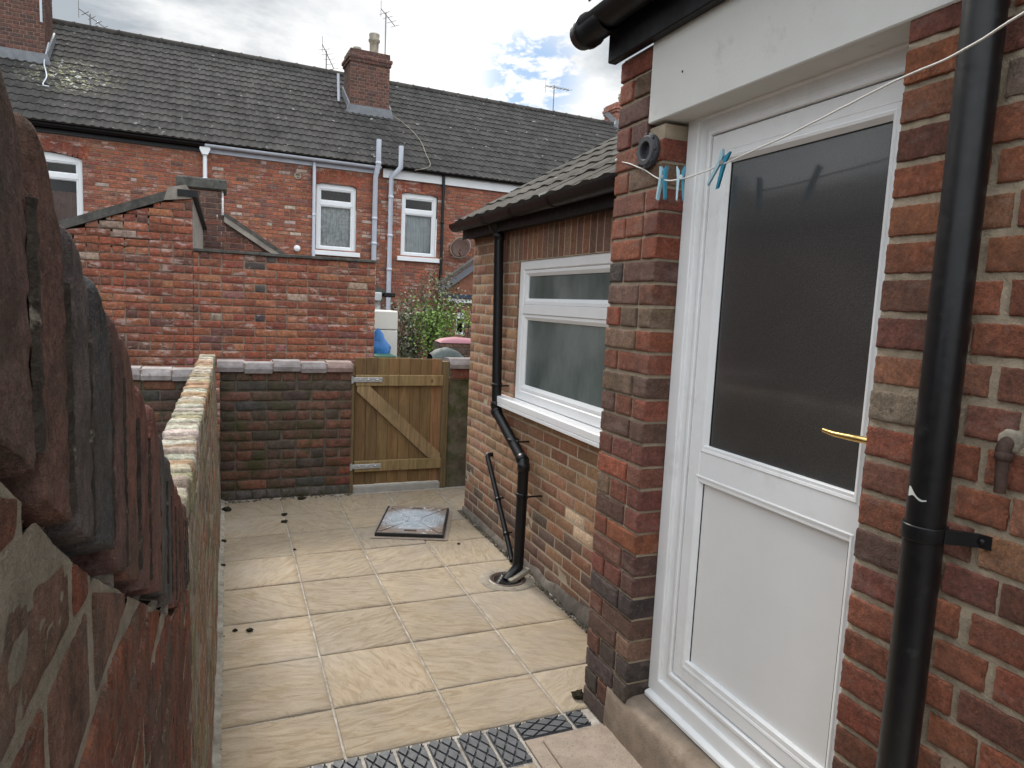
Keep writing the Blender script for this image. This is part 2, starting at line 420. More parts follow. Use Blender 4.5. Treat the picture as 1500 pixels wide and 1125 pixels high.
def wall(mb, fr, u0, u1, v0, v1, pal, rng, ch=.0857, L=.235, j=.011, bond='flemish', holes=(), top=None, lvl=0, proud=.008, D=.02,
         amp=.002, step=.03, mortar=True, jit=.003, warp=None, msub=0, r=.006, shift=0.0, freq=22, mrough=1.0):
    nc = int(math.ceil((v1 - v0) / ch - 1e-6))
    for k in range(nc):
        za, zb = v0 + k * ch, min(v1, v0 + (k + 1) * ch)
        zm = (za + zb) / 2
        iv = [(u0, u1)]
        for ha, hb, hc, hd in holes:
            if hc < zm < hd:
                nx = []
                for a, b in iv:
                    if hb <= a or ha >= b: nx.append((a, b)); continue
                    if ha > a: nx.append((a, ha))
                    if hb < b: nx.append((hb, b))
                iv = nx
        for a, b in iv:
            if top:      # trim the interval to where the sloping top leaves room
                n = 60; us = [a + (b - a) * i / n for i in range(n + 1)]
                ok = [u for u in us if top(u) > za + (.004 if msub else .02)]
                if not ok: continue
                a2, b2 = min(ok), max(ok)
            else: a2, b2 = a, b
            if mortar:
                if msub:
                    nu = max(1, int((b2 - a2) / msub)); nv = max(1, int((zb - za) / msub + .5))
                    vs = []
                    for q in range(nv + 1):
                        for p_ in range(nu + 1):
                            uu_ = a2 + (b2 - a2) * p_ / nu; vv_ = za + (zb - za) * q / nv
                            p = fr(uu_, min(vv_, top(uu_)) if top else vv_, 0)
                            p = p + fr.N * (noise.noise(p * 30) * .004 + noise.noise(p * 95) * .0025) * mrough
                            vs.append(warp(p) if warp else p)
                    mb.add(vs, [(q * (nu + 1) + i, q * (nu + 1) + i + 1, (q + 1) * (nu + 1) + i + 1, (q + 1) * (nu + 1) + i) for q in range(nv) for i in range(nu)], (1, 1, 1, 1), 1, True)
                else:
                    t0 = min(zb, top(a2)) if top else zb; t1 = min(zb, top(b2)) if top else zb
                    q = [fr(a2, za), fr(b2, za), fr(b2, max(t1, za)), fr(a2, max(t0, za))]
                    mb.add([warp(p) for p in q] if warp else q, [(0, 1, 2, 3)], (1, 1, 1, 1), 1)
            if bond == 'stretcher': seq = [L]; st = (k % 2) * L * .5
            elif bond == 'header': seq = [L * .5]; st = (k % 2) * L * .25
            elif bond == 'english': seq = [L] if k % 2 else [L * .5]; st = (k % 2) * L * .25
            elif bond == 'garden': seq = [L * .5] if k % 4 == 0 else [L]; st = (k % 2) * L * .5
            else: seq = [L, L * .5]; st = (k % 2) * L * .75
            u = u0 - st + shift; i = k
            while u < b2:
                ln = seq[i % len(seq)]; i += 1
                p, q = max(u + j / 2 + rng.uniform(-jit, jit), a2), min(u + ln - j / 2 + rng.uniform(-jit, jit), b2)
                u += ln
                if q <= a2 or q - p < .02: continue
                c0, c1 = za + j / 2 + rng.uniform(-jit, jit) * .5, zb - j / 2 + rng.uniform(-jit, jit) * .5
                tl = tr = None
                if top:
                    t0, t1 = min(c1, top(p)), min(c1, top(q))
                    if min(t0, t1) < c0 + .012:
                        us_ = [p + (q - p) * i_ / 40 for i_ in range(41)]; ok_ = [x_ for x_ in us_ if top(x_) > c0 + .012]
                        if not ok_ or ok_[-1] - ok_[0] < .03: continue
                        p, q = ok_[0], ok_[-1]; t0, t1 = min(c1, top(p)), min(c1, top(q))
                    if t0 < c1 - .001 or t1 < c1 - .001: tl, tr = t0, t1
                col = pal(p, zm, rng) if callable(pal) else pick(pal, rng)
                brick(mb, fr, p, q, c0, c1, proud + rng.uniform(-.002, .002), D, lvl, col, r, amp, step, tl, tr, 0, warp, freq)

RED = [((0.407, 0.146, 0.079), 5), ((0.349, 0.117, 0.067), 4), ((0.267, 0.106, 0.072), 2), ((0.186, 0.104, 0.082), .8), ((0.442, 0.200, 0.114), 2.4), ((0.430, 0.307, 0.239), 1)]
PIL = [((0.311, 0.106, 0.066), 3.4), ((0.249, 0.095, 0.067), 3), ((0.162, 0.085, 0.066), 2.2), ((0.361, 0.115, 0.061), 2), ((0.249, 0.150, 0.102), 1.5), ((0.106, 0.078, 0.073), 1)]
TERP = [((0.324, 0.105, 0.059), 4), ((0.378, 0.130, 0.071), 3), ((0.270, 0.089, 0.060), 3), ((0.184, 0.087, 0.070), 1), ((0.498, 0.372, 0.318), .45), ((0.390, 0.173, 0.114), 1)]
OUT = [((0.333, 0.108, 0.060), 5), ((0.268, 0.087, 0.056), 4), ((0.183, 0.080, 0.064), 1.6), ((0.374, 0.147, 0.082), 2.6), ((0.386, 0.270, 0.208), .5), ((0.081, 0.068, 0.066), .3), ((0.333, 0.136, 0.126), .35)]
KITP = [((0.330, 0.182, 0.105), 4), ((0.303, 0.154, 0.090), 3), ((0.363, 0.204, 0.121), 3), ((0.286, 0.132, 0.079), 1.4), ((0.275, 0.160, 0.105), 1)]
KITD = [((.19, .115, .085), 3), ((.16, .105, .085), 2), ((.22, .125, .085), 2), ((.24, .12, .075), 1)]
LFARP = [((.33, .16, .10), 3), ((.30, .20, .13), 3), ((.26, .22, .14), 3), ((.20, .15, .12), 2), ((.36, .30, .22), 1.5)]
DARK = [((0.130, 0.078, 0.057), 4), ((0.169, 0.083, 0.058), 3), ((0.098, 0.069, 0.057), 2), ((0.221, 0.094, 0.062), 1.2), ((0.078, 0.070, 0.068), .6)]
LFT = [((0.408, 0.138, 0.079), 4), ((0.456, 0.150, 0.082), 3), ((0.300, 0.126, 0.090), 2), ((0.264, 0.192, 0.144), 1.8), ((0.360, 0.192, 0.132), 1.5)]
CHM = [((.16, .078, .062), 3), ((.13, .072, .06), 3), ((.10, .064, .058), 2), ((.19, .09, .068), 1)]
PAVE = [((.44, .355, .243), 3), ((.455, .365, .248), 3), ((.42, .345, .243), 2), ((.41, .343, .252), 1)]

# ------------------------------------------------------------------ ground and paving
mb = MB(); mb.poly([(-400, -400, -.06), (400, -400, -.06), (400, 600, -.06), (-400, 600, -.06)])
kind(mb.build('ground', M['soil']), 'structure', 'dark earth and alley ground beyond the yard')
rng = random.Random(4)
mb = MB()
mb.poly([(-.1, -1.2, -.006), (1.82, -1.2, -.006), (1.82, 5.92, -.006), (-.1, 5.92, -.006)], mi=1)
MAN = [(1.197, 5.343), (1.648, 5.174), (1.434, 4.559), (.98, 4.726)]
def slab(x0, x1, y0, y1):
    g = .0045; x0 += g; x1 -= g; y0 += g; y1 -= g
    if x1 - x0 < .03 or y1 - y0 < .03: return
    tilt = (rng.uniform(-.002, .002), rng.uniform(-.002, .002)); zz = rng.uniform(-.001, .001)
    c = rng.choice(PAVE)[0]; g_ = rng.uniform(.68, .79); c = (c[0] * g_, c[1] * g_ * .985, c[2] * g_ * 1.0, rng.random())
    n, m_ = max(3, int((x1 - x0) / .025)), max(3, int((y1 - y0) / .025))
    xs = [x0, x0, x0 + .004] + [x0 + .004 + (x1 - x0 - .008) * i / n for i in range(1, n)] + [x1 - .004, x1, x1]
    ys = [y0, y0, y0 + .004] + [y0 + .004 + (y1 - y0 - .008) * i / m_ for i in range(1, m_)] + [y1 - .004, y1, y1]
    vs = []
    for jj, y in enumerate(ys):
        for ii, x in enumerate(xs):
            e = min(ii, len(xs) - 1 - ii, jj, len(ys) - 1 - jj)
            z = -.03 if e == 0 else (-.004 if e == 1 else 0)
            z += zz + tilt[0] * (x - x0) / .45 + tilt[1] * (y - y0) / .45
            ed = noise.noise(Vector((x * 40, y * 40, 3))) * .0025 if e <= 2 else 0
            z += noise.noise(Vector((x * 7 + c[3] * 50, y * 7, c[3] * 90))) * .0022 * (e > 1)
            vs.append((x + ed, y + ed, z))
    k = len(xs)
    mb.add(vs, [(b * k + a, b * k + a + 1, (b + 1) * k + a + 1, (b + 1) * k + a) for b in range(len(ys) - 1) for a in range(k - 1)], c, 0, True)
xs = [-.05, .40, .85, 1.30, 1.745]
ysr = [2.385, 2.715, 3.165, 3.615, 4.065, 4.515, 4.965, 5.415, 5.865]
for i in range(4):
    for k in range(8):
        x0, x1, y0, y1 = xs[i], xs[i + 1], ysr[k], ysr[k + 1]
        slab(x0, x1, y0, y1)
slab(1.75, 2.2, 5.20, 5.41); slab(1.75, 2.2, 5.415, 5.865)
mb.poly([(1.82, 5.19, -.006), (2.4, 5.19, -.006), (2.4, 5.92, -.006), (1.82, 5.92, -.006)], mi=1)
for i in range(3):
    slab(xs[i], xs[i + 1] if i < 2 else 1.06, 1.6, 2.14); slab(xs[i], xs[i + 1] if i < 2 else 1.06, 1.15, 1.6)
kind(mb.build('paving', [M['slab'], M['slab_joint']]), 'structure', 'buff riven paving slabs in a square grid')

# blue diamond pavers
mb = MB()
def paver(x0, x1, y0, y1, sw=False):
    g = .004; x0 += g; x1 -= g; y0 += g; y1 -= g
    F = Fr((0, 0, 0), (1, 0, 0), (0, 1, 0), (0, 0, 1))
    k = rng.uniform(.85, 1.15)
    mb.box(F, x0, x1, y0, y1, -.03, -.003, .003, (k, k, k, 1))
    # raised diamonds, clipped to the paver
    a, b = (.050, .084) if not sw else (.084, .050)
    def clip(poly):
        for ax, lim, sg in ((0, x0 + .003, 1), (0, x1 - .003, -1), (1, y0 + .003, 1), (1, y1 - .003, -1)):
            o = []
            for i in range(len(poly)):
                p, q = poly[i - 1], poly[i]
                ip, iq = (p[ax] - lim) * sg >= 0, (q[ax] - lim) * sg >= 0
                if ip != iq:
                    t = (lim - p[ax]) / (q[ax] - p[ax]); o.append((p[0] + (q[0] - p[0]) * t, p[1] + (q[1] - p[1]) * t))
                if iq: o.append(q)
            poly = o
            if not poly: return []
        return poly
    ni, nj = int((x1 - x0) / a) + 2, int((y1 - y0) / b) + 2
    for i in range(-1, ni * 2):
        for jj in range(-1, nj * 2):
            if (i + jj) % 2: continue
            cx, cy = x0 + i * a / 2, y0 + jj * b / 2
            s_ = .80
            p = clip([(cx - a / 2 * s_, cy), (cx, cy - b / 2 * s_), (cx + a / 2 * s_, cy), (cx, cy + b / 2 * s_)])
            if len(p) >= 3: mb.prism(F, p, -.0035, .006, (k, k, k, 1))
for i in range(9):
    paver(1.062 - .121 * i - .117, 1.062 - .121 * i, 2.145, 2.38)
paver(1.068, 1.30, 2.27, 2.38, True); paver(1.305, 1.385, 2.275, 2.385, True)
kind(mb.build('paver_edging', M['blue_brick']), 'structure', 'strip of blue black diamond patterned pavers across the yard')
mb = MB()
F = Fr((0, 0, 0), (1, 0, 0), (0, 1, 0), (0, 0, 1))
mb.prism(F, [(1.072, 2.262), (1.43, 2.262), (1.43, .9), (1.072, .9)], -.03, .004)
kind(mb.build('concrete_screed', M['concrete_pad']), 'structure')
mb = MB(); mb.box(F, 1.135, 1.425, .95, 2.235, .0045, .016, .004)
kind(mb.build('concrete_pad', M['concrete_pad']), 'structure', 'pinkish concrete pad at the foot of the doorstep')
# mortar haunch and debris along the walls
mb = MB(); rng = random.Random(9)
def pebbles(mb, n, fx, rr=(.004, .014), col=None):
    for _ in range(n):
        x, y = fx(); r_ = rng.uniform(*rr); g = rng.uniform(.5, 1.5)
        vs = []
        for a in ((1, 0, 0), (-1, 0, 0), (0, 1, 0), (0, -1, 0), (0, 0, 1), (0, 0, -1)):
            q = Vector(a) * r_ * rng.uniform(.6, 1.3); vs.append((x + q.x, y + q.y, -.004 + r_ * .4 + q.z * .7))
        mb.add(vs, [(0, 2, 4), (2, 1, 4), (1, 3, 4), (3, 0, 4), (2, 0, 5), (1, 2, 5), (3, 1, 5), (0, 3, 5)], (g, g, g, 1))
pebbles(mb, 700, lambda: (1.745 + abs(rng.gauss(0, .018)), rng.uniform(2.5, 5.2)))
pebbles(mb, 500, lambda: (-.052 + rng.gauss(0, .012), rng.uniform(1.5, 5.85)), (.003, .011))
pebbles(mb, 160, lambda: (rng.uniform(-.05, 1.0), 5.85 + rng.gauss(0, .018)))
pebbles(mb, 90, lambda: (rng.uniform(-.05, 1.7), rng.uniform(2.4, 5.85)), (.002, .005))
def m_deb():
    t = NT('loose grit'); col = t.n('ShaderNodeAttribute', attribute_name='Col').outputs['Color']
    return t.fin(t.mix(1.0, col, t.mix(t.ramp(t.noise(60, 3), .4, .6), (.14, .12, .09), (.07, .06, .04)), 'MULTIPLY'), .95)
M['debris'] = m_deb()
kind(mb.build('debris', M['debris']), 'stuff', 'grit and crumbs of moss along the wall feet')

# moss clumps lying on the slabs
clumps = [(-.01, 5.62, .035), (.565, 5.80, .03), (.40, 5.40, .02), (.385, 5.22, .022), (.41, 4.62, .011), (.10, 3.52, .016), (.03, 3.54, .012), (1.415, 2.47, .03), (1.505, 4.43, .012), (-.03, 4.9, .018), (-.03, 4.45, .016)]
clabel = ['largest dark moss clump on the slab beside the far end of the left wall', 'dark moss clump on the paving in front of the back wall',
          'upper dark moss crumb of two on the second slab row', 'lower dark moss crumb of two on the second slab row', 'tiny dark crumb alone on a slab left of the manhole',
          'dark moss pellet on the paving, further from the left wall of two', 'dark moss pellet on the paving, nearer the left wall of two', 'dark moss tuft in the corner at the foot of the brick pillar',
          'small dark crumb beside the front corner of the manhole cover', 'dark crumb in the joint at the left wall, farther one', 'dark crumb in the joint at the left wall, nearer one']
for (x, y, r_), lb in zip(clumps, clabel):
    mb = MB(); n, m_ = 10, 6; vs = []
    for i in range(m_ + 1):
        for k in range(n):
            a, b = math.pi * i / m_, 2 * math.pi * k / n
            d = Vector((math.sin(a) * math.cos(b), math.sin(a) * math.sin(b), math.cos(a)))
            q = r_ * (1 + .55 * noise.noise(d * 2.2 + Vector((x * 9, y * 9, 0))) + .25 * noise.noise(d * 6 + Vector((x, y, 4))))
            vs.append((x + d.x * q, y + d.y * q * .8, max(-.002, r_ * .35 + d.z * q * .6)))
    mb.add(vs, [(i * n + k, i * n + (k + 1) % n, (i + 1) * n + (k + 1) % n, (i + 1) * n + k) for i in range(m_) for k in range(n)], smooth=False)
    tag(mb.build('moss_clump', M['moss_lump'], origin=(x, y, 0)), lb, 'moss', 'moss crumbs on the paving')

# ------------------------------------------------------------------ left boundary wall
rng = random.Random(21)
lw = thing('boundary_wall', 'old red brick yard wall close on the left with a raked coping of upright bricks', 'wall', (-.1, 2.5, 0))
TOP = [(-.6, 1.82), (.24, 1.796), (.32, 1.788), (.36, 1.772), (.376, 1.744), (.40, 1.741), (.43, 1.727), (.463, 1.712), (.493, 1.70), (.534, 1.693), (.576, 1.674), (.667, 1.639), (.71, 1.61), (.793, 1.578), (.86, 1.545), (.985, 1.485), (1.265, 1.354), (1.6, 1.225), (1.75, 1.2)]
BOT = [(-.6, 1.72), (.22, 1.69), (.30, 1.646), (.347, 1.616), (.41, 1.574), (.464, 1.54), (.684, 1.43), (1.234, 1.16), (1.75, 1.0)]
def interp(T, y):
    for (a, b), (c, d) in zip(T, T[1:]):
        if y <= c: return b + (d - b) * (y - a) / (c - a)
    return T[-1][1]
def lwarp(p):
    t = min(1, max(0, (p.y - 1.1) / 1.0)); t = t * t * (3 - 2 * t)
    far = -.055 - .045 * p.z / 1.2 + .0865
    return Vector((p.x + t * far + .004 * noise.noise(Vector((p.y * 1.3, p.z * 2.2, 5))), p.y, p.z))
mb = MB()
# raked lower brickwork next to the camera, then the low stretch
wall(mb, LEFT, -.15, 1.72, .3, 1.75, LFT, rng, bond='flemish', top=lambda u: interp(BOT, u) - .014, lvl=1, proud=.0022, D=.03, amp=.0007, step=.007, msub=.008, r=.004, jit=.006, warp=lwarp, freq=60, mrough=.32)
mb.build('brick_face', [M['brick_left'], M['mortar_left']], lw)
mb = MB()
wall(mb, LEFT, 1.72, 5.9, 0, 1.10, LFARP, rng, bond='flemish', lvl=1, proud=.0016, D=.03, amp=.0025, step=.02, msub=.02, mrough=.6, r=.007, jit=.005, warp=lwarp, shift=-.05, freq=40)
mb.build('brick_face', [M['brick_left_far'], M['mortar_left']], lw)
mb = MB(); rows = []; n = 260
for i in range(n + 1):
    y = 1.2 + 4.7 * i / n
    for x, z in ((-.075, .035), (-.056, .022), (-.046, .010), (-.028 + .007 * noise.noise(Vector((y * 11, 2, 1))), .005), (-.024 + .008 * noise.noise(Vector((y * 11, 2, 1))), -.004)):
        p = Vector((x, y, z)); p += noise.noise_vector(p * 60) * .004; rows.append(p)
mb.add(rows, [(i * 5 + k, i * 5 + k + 1, i * 5 + k + 6, i * 5 + k + 5) for i in range(n) for k in range(4)], smooth=True)
mb.build('mortar_skirt', M['mortar_old'], lw)
mb = MB()
joints = [-.32, -.24, -.16, -.08, .0, .075, .145, .215, .29, .365, .43, .4875, .567, .634, .728, .82, .93, 1.04, 1.15, 1.25, 1.34, 1.42, 1.50, 1.575, 1.65]
COP = [((0.310, 0.184, 0.155), 3), ((0.380, 0.172, 0.127), 3), ((0.230, 0.207, 0.201), 2.2), ((0.437, 0.184, 0.115), 2)]
tops_rng = random.Random(5)
for a, b in zip(joints, joints[1:]):
    za, zb = interp(TOP, a) + .004, interp(TOP, b) - .010
    off = tops_rng.uniform(-.0014, .0014)
    b0 = interp(BOT, (a + b) / 2) + rng.uniform(-.006, .006)
    za += tops_rng.uniform(-.003, .005); g = .0048
    # upright brick: rounded front and a bull-nosed top that drops towards the far side
    nu, nv = 9, 40
    col = pick(COP, rng); vs = []
    fixed = {.29: (.27, .155, .13), .365: (.29, .145, .115), .43: (.21, .17, .16), .4875: (.15, .145, .145), .567: (.26, .14, .115), .215: (.30, .13, .09)}.get(a)
    if fixed: col = fixed + (.5,)
    LU = [0, 0, .02, .05, .1, .18, .26, .34, .42, .5, .58, .66, .74, .82, .9, .95, .98, 1, 1]
    for j in range(nv + 6):
        for i, t in enumerate(LU):
            u = a + g + (b - a - 2 * g) * t
            ztop = za + (zb - za) * (.25 * t + .75 * t ** 2.6) - .004 * max(0, .06 - t) / .06
            side = -.07 if i in (0, len(LU) - 1) else 0
            edge = min(t, 1 - t); e = -.0025 * max(0, 1 - edge / .06) ** 2 + .0012 * noise.noise(Vector((u * 55, (a + b) * 40, j * .35))) * (edge < .12)
            if j <= nv:
                s_ = j / nv; bt = b0 + (interp(BOT, u) - interp(BOT, (a + b) / 2)) * .8; v = bt + (ztop - .009 - bt) * s_; n = .008 + off + e + side
                if j == 0: n = min(n, .0) - .02
            else:
                k = (j - nv) / 5; ang = k * math.pi / 2
                v = ztop - .009 + .009 * math.sin(ang); n = .008 + off + e + side - .009 * (1 - math.cos(ang)) - (.10 if k == 1 else 0)
            p = LEFT(u, v, n)
            p += noise.noise_vector(p * 26) * .0007 + noise.noise_vector(p * 110) * .0005 + noise.noise_vector(p * 260) * .0004
            vs.append(lwarp(p) if p.y > 1.1 else p)
    k = len(LU)
    mb.add(vs, [(j * k + i, j * k + i + 1, (j + 1) * k + i + 1, (j + 1) * k + i) for j in range(nv + 5) for i in range(k - 1)], col, 0, True)
    # mortar bed between the uprights
    q = []; ns = 60
    for j in range(ns + 1):
        z_ = b0 - .004 + (zb - .016 - b0) * j / ns
        k_ = noise.noise(Vector((b * 90, z_ * 38, 2))) + .5 * noise.noise(Vector((b * 90, z_ * 120, 5)))
        for du in (-.0048, -.002, .002, .0048):
            hh = .0078 + (.0010 if abs(du) < .004 else -.002) + .0012 * noise.noise(Vector((b * 70 + du * 300, z_ * 160, 3)))
            p = LEFT(b + du + .001 * noise.noise(Vector((z_ * 90, b, du * 500))), z_, hh); q.append(lwarp(p) if p.y > 1.1 else p)
    mb.add(q, [(j * 4 + i, j * 4 + i + 1, j * 4 + i + 5, j * 4 + i + 4) for j in range(ns) for i in range(3)], (1, 1, 1, 1), 1, True)
mb.build('raked_coping', [M['brick_coping'], M['mortar_joint']], lw)
# crumbling mortar under the coping; shade is painted into its recess
mb = MB(); n = 900; rows = []
for i in range(n + 1):
    y = -.3 + 1.95 * i / n; zc = interp(BOT, y)
    k = noise.noise(Vector((y * 16, 0, 7))) + .6 * noise.noise(Vector((y * 55, 0, 3)))
    w_ = .002 + .010 * max(0, k); out = -.032 + .032 * min(1, max(0, k * 2.0 - .15)) + .002 * noise.noise(Vector((y * 90, 9, 1)))
    for v, o in ((zc + .006, -.03), (zc + .002, out * .6), (zc - .006 - w_ * .2, out), (zc - .010 - w_ * .6, out * .9), (zc - .012 - w_, -.026), (zc - .05, -.03)):
        p = LEFT(y, v, o); p += noise.noise_vector(p * 70) * .0012 + noise.noise_vector(p * 210) * .001; rows.append(lwarp(p))
for i in range(n):
    y = -.3 + 1.95 * i / n; k = noise.noise(Vector((y * 16, 0, 7))) + .6 * noise.noise(Vector((y * 55, 0, 3)))
    b_ = len(mb.f)
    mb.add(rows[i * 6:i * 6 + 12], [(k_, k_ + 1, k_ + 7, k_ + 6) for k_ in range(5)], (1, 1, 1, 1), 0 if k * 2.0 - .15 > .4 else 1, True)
mb.build('mortar_fillet', [M['mortar_old'], M['cavity_shade']], lw)
# brick-on-edge top of the low stretch
mb = MB(); y = 1.62
TOPC = [((.52, .44, .33), 3), ((.60, .54, .44), 2.5), ((.46, .28, .17), 1.6), ((.42, .37, .22), 1.6)]
while y < 5.93:
    w_ = .072 + rng.uniform(-.006, .006); zt = 1.20 + rng.uniform(-.008, .010)
    tx = Fr((-.205, 0, 0), (1, 0, 0), (0, 1, 0), (0, 0, 1))
    brick(mb, tx, rng.uniform(-.008, .004), .108 + rng.uniform(-.008, .006), y + .004, y + w_ - .004, zt, .11, 1, pick(TOPC, rng), .010, .006, .014, freq=30)
    y += w_ + .002
mb.add([(-.2, 1.6, 1.185), (-.1, 1.6, 1.185), (-.1, 5.95, 1.185), (-.2, 5.95, 1.185)], [(0, 1, 2, 3)], (1, 1, 1, 1), 1)
mb.add([(-.2, 1.6, 0), (-.2, 5.9, 0), (-.2, 5.9, 1.19), (-.2, 1.6, 1.19)], [(0, 1, 2, 3)], (1, 1, 1, 1), 1)
mb.add([(-.2, -.6, 0), (-.2, 1.6, 0), (-.2, 1.6, 1.19), (-.2, -.6, 1.72)], [(0, 1, 2, 3)], (1, 1, 1, 1), 1)
M['brick_top'] = m_brick('lichened top bricks', .25, .7, .3, fine=120, lo=.6, hi=1.4, bumpd=.008, sootcol=(.16, .10, .05))
mb.build('edge_coping', [M['brick_top'], M['mortar_old']], lw)

# ------------------------------------------------------------------ back wall, gate, pier
rng = random.Random(33)
def coping_blocks(name, parent, xs_, z0, z1, y0, y1, r_=rng):
    mb = MB()
    for a, b in zip(xs_, xs_[1:]):
        zz = r_.uniform(-.011, .009); k = r_.uniform(.75, 1.2)
        tint = r_.choice([(1, 1, 1.03, 1), (1.15, .9, .85, 1), (.92, .9, .95, 1), (.8, .8, .85, 1)])
        prof = [(y0, z0 + .0), (y0 - .0, z0 + .035), (y0 + .012, z0 + .05), (y0 + .05, z1 - .006), (y0 + .1, z1), (y1 - .06, z1 - .004), (y1, z0 + .04), (y1, z0)]
        F_ = Fr((0, 0, zz), (0, 1, 0), (0, 0, 1), (1, 0, 0))
        mb.prism(F_, prof, a + .004, b - .004, tuple(c * k for c in tint[:3]) + (1,))
        mb.box(Fr((0, 0, 0), (1, 0, 0), (0, 1, 0), (0, 0, 1)), b - .006, b + .006, y0 + .01, y1 - .01, z0 + .005, z1 - .012, 0, (1.0, .9, .8, 1))
    return mb.build(name, M['coping_block'], parent)
def m_cop():
    t = NT('glazed coping brick'); col = t.n('ShaderNodeAttribute', attribute_name='Col').outputs['Color']
    c = t.mix(t.ramp(t.noise(11, 5, .65), .35, .65), (.28, .25, .235), (.17, .145, .13))
    c = t.mix(1.0, c, col, 'MULTIPLY')
    c = t.mix(t.ramp(t.noise(15, 6, .7), .57, .7, 0, .7), c, (.1, .06, .05))
    return t.fin(c, .8, t.bump(t.noise(70, 5, .6), .004, .7), .25)
M['coping_block'] = m_cop()
bw = thing('back_wall', 'low dark mossy brick wall between the left wall and the wooden gate', 'wall', (.45, 5.95, 0))
def backpal(u, v, r_):
    if v < .07: return pick([((.17, .155, .145), 1), ((.13, .12, .11), 1)], r_)
    if u > .75 and .1 < v < .34: return pick([((.25, .07, .042), 1), ((.2, .065, .045), 1)], r_)
    return pick(DARK, r_)
mb = MB()
wall(mb, BACK, -.06, .985, 0, 1.07, backpal, rng, ch=.0823, bond='garden', lvl=1, proud=.008, D=.03, amp=.004, step=.03, r=.010, jit=.006, msub=.04)
mb.add([(.985, 5.9, 0), (.985, 6.1, 0), (.985, 6.1, 1.07), (.985, 5.9, 1.07)], [(0, 1, 2, 3)], (1, 1, 1, 1), 1)
mb.build('brick_face', [M['brick_back'], M['mortar_dark']], bw)
coping_blocks('coping', bw, [-.085, .12, .34, .56, .77, .985], 1.065, 1.15, 5.87, 6.14)
nw = thing('back_wall', 'dark brick wall end glimpsed left of the lichened wall top, under two mauve coping bricks', 'wall', (-.8, 5.95, 0))
mb = MB(); wall(mb, BACK, -2.6, -.21, 0, 1.0, DARK, rng, ch=.0833, bond='garden', lvl=1, proud=.008, D=.03, amp=.004, step=.04, r=.010, jit=.006)
mb.build('brick_face', [M['brick_back'], M['mortar_dark']], nw)
coping_blocks('coping', nw, [-2.6, -2.3, -2.0, -1.7, -1.4, -1.1, -.86, -.62, -.405, -.205], 1.0, 1.09, 5.87, 6.14)

GT = Fr((0, 5.93, 0), (1, 0, 0), (0, 0, 1), (0, -1, 0))
gate = thing('wooden_gate', 'brown boarded wooden gate with a diagonal brace, ledges and steel hinges', 'gate', (1.4, 5.93, 0))
mb = MB(); u = 1.012; i = 0
WD = [((.19, .116, .06), 2), ((.22, .135, .072), 2), ((.165, .102, .055), 2)]
while u < 1.79:
    w_ = min(.098 + rng.uniform(-.004, .004), 1.80 - u)
    mb.box(GT, u + .0015, u + w_ - .0015, .06 + rng.uniform(0, .006), 1.185 + rng.uniform(-.004, .006), -.022, 0, .003, pick(WD, rng)); u += w_
mb.build('boards', M['wood'], gate)
mb = MB(); mb.box(GT, 1.015, 1.80, .945, 1.04, .001, .034, .004, (.27, .20, .105, 1)); mb.build('ledge', M['wood'], gate)
mb = MB(); mb.box(GT, 1.015, 1.80, .185, .28, .001, .034, .004, (.255, .19, .10, 1)); mb.build('ledge', M['wood'], gate)
mb = MB(); mb.prism(GT, [(1.03, .943), (1.14, .943), (1.79, .325), (1.79, .282), (1.685, .282), (1.03, .895)], .001, .032, (.29, .205, .12, 1)); mb.build('brace', M['wood'], gate)
for zc in (1.0, .235):
    mb = MB(); mb.box(GT, .985, 1.245, zc - .02, zc + .02, .035, .041, .002)
    mb.tube([GT(.985, zc - .03, .042), GT(.985, zc + .03, .042)], .011, 10)
    for uu in (1.05, 1.12, 1.2): mb.lathe(GT(uu, zc, .041), -Vector((0, 1, 0)), [(.009, 0), (.008, .004), (0, .006)], 10)
    mb.build('hinge', M['galv'], gate)
for a, b, nm in ((.972, 1.008, 0), (1.803, 1.852, 1)):
    mb = MB(); mb.box(GT, a, b, 0, 1.13 if not nm else 1.165, -.05, .03, .004, (.16, .12, .065, 1)); mb.build('post', M['wood'], gate)
mb = MB(); mb.box(GT, 1.008, 1.803, -.01, .05, -.10, .02, .006)
M['pale_concrete'] = m_plain('pale concrete', (.36, .345, .31), .9, .2, .2, 12, .003, 150)
mb.build('threshold', M['pale_concrete'], gate)
pier = thing('gate_pier', 'short mossy rendered pier right of the gate with a mauve cap', 'pier', (2.05, 6.0, 0))
mb = MB(); n_, m_ = 12, 40; vs = []
for j in range(m_ + 1):
    for i in range(n_ + 1):
        p = Vector((1.857 + .5 * i / n_, 5.915, 1.0 * j / m_)); p.y += .01 * noise.noise(p * 9); vs.append(p)
mb.add(vs, [(j * 13 + i, j * 13 + i + 1, (j + 1) * 13 + i + 1, (j + 1) * 13 + i) for j in range(m_) for i in range(n_)], smooth=True)
mb.box(F, 1.857, 2.357, 5.93, 6.13, 0, 1.0)
M['mossy_render'] = m_plain('mossy render', (.13, .115, .085), .95, .1, .5, 8, .008, 60, dirt=((.05, .06, .02), .85, 7, .45))
mb.build('shaft', M['mossy_render'], pier)
mb = MB(); wall(mb, Fr((0, 5.905, 0), (1, 0, 0), (0, 0, 1), (0, -1, 0)), 1.862, 2.35, 1.0, 1.115, [((.27, .075, .045), 1), ((.2, .07, .05), 1)], rng, ch=.11, bond='stretcher', lvl=1, proud=.006, r=.01, amp=.004)
mb.build('brick_band', [M['brick_red'], M['mortar_dark']], pier)
coping_blocks('cap', pier, [1.85, 2.12, 2.37], 1.115, 1.205, 5.87, 6.14)

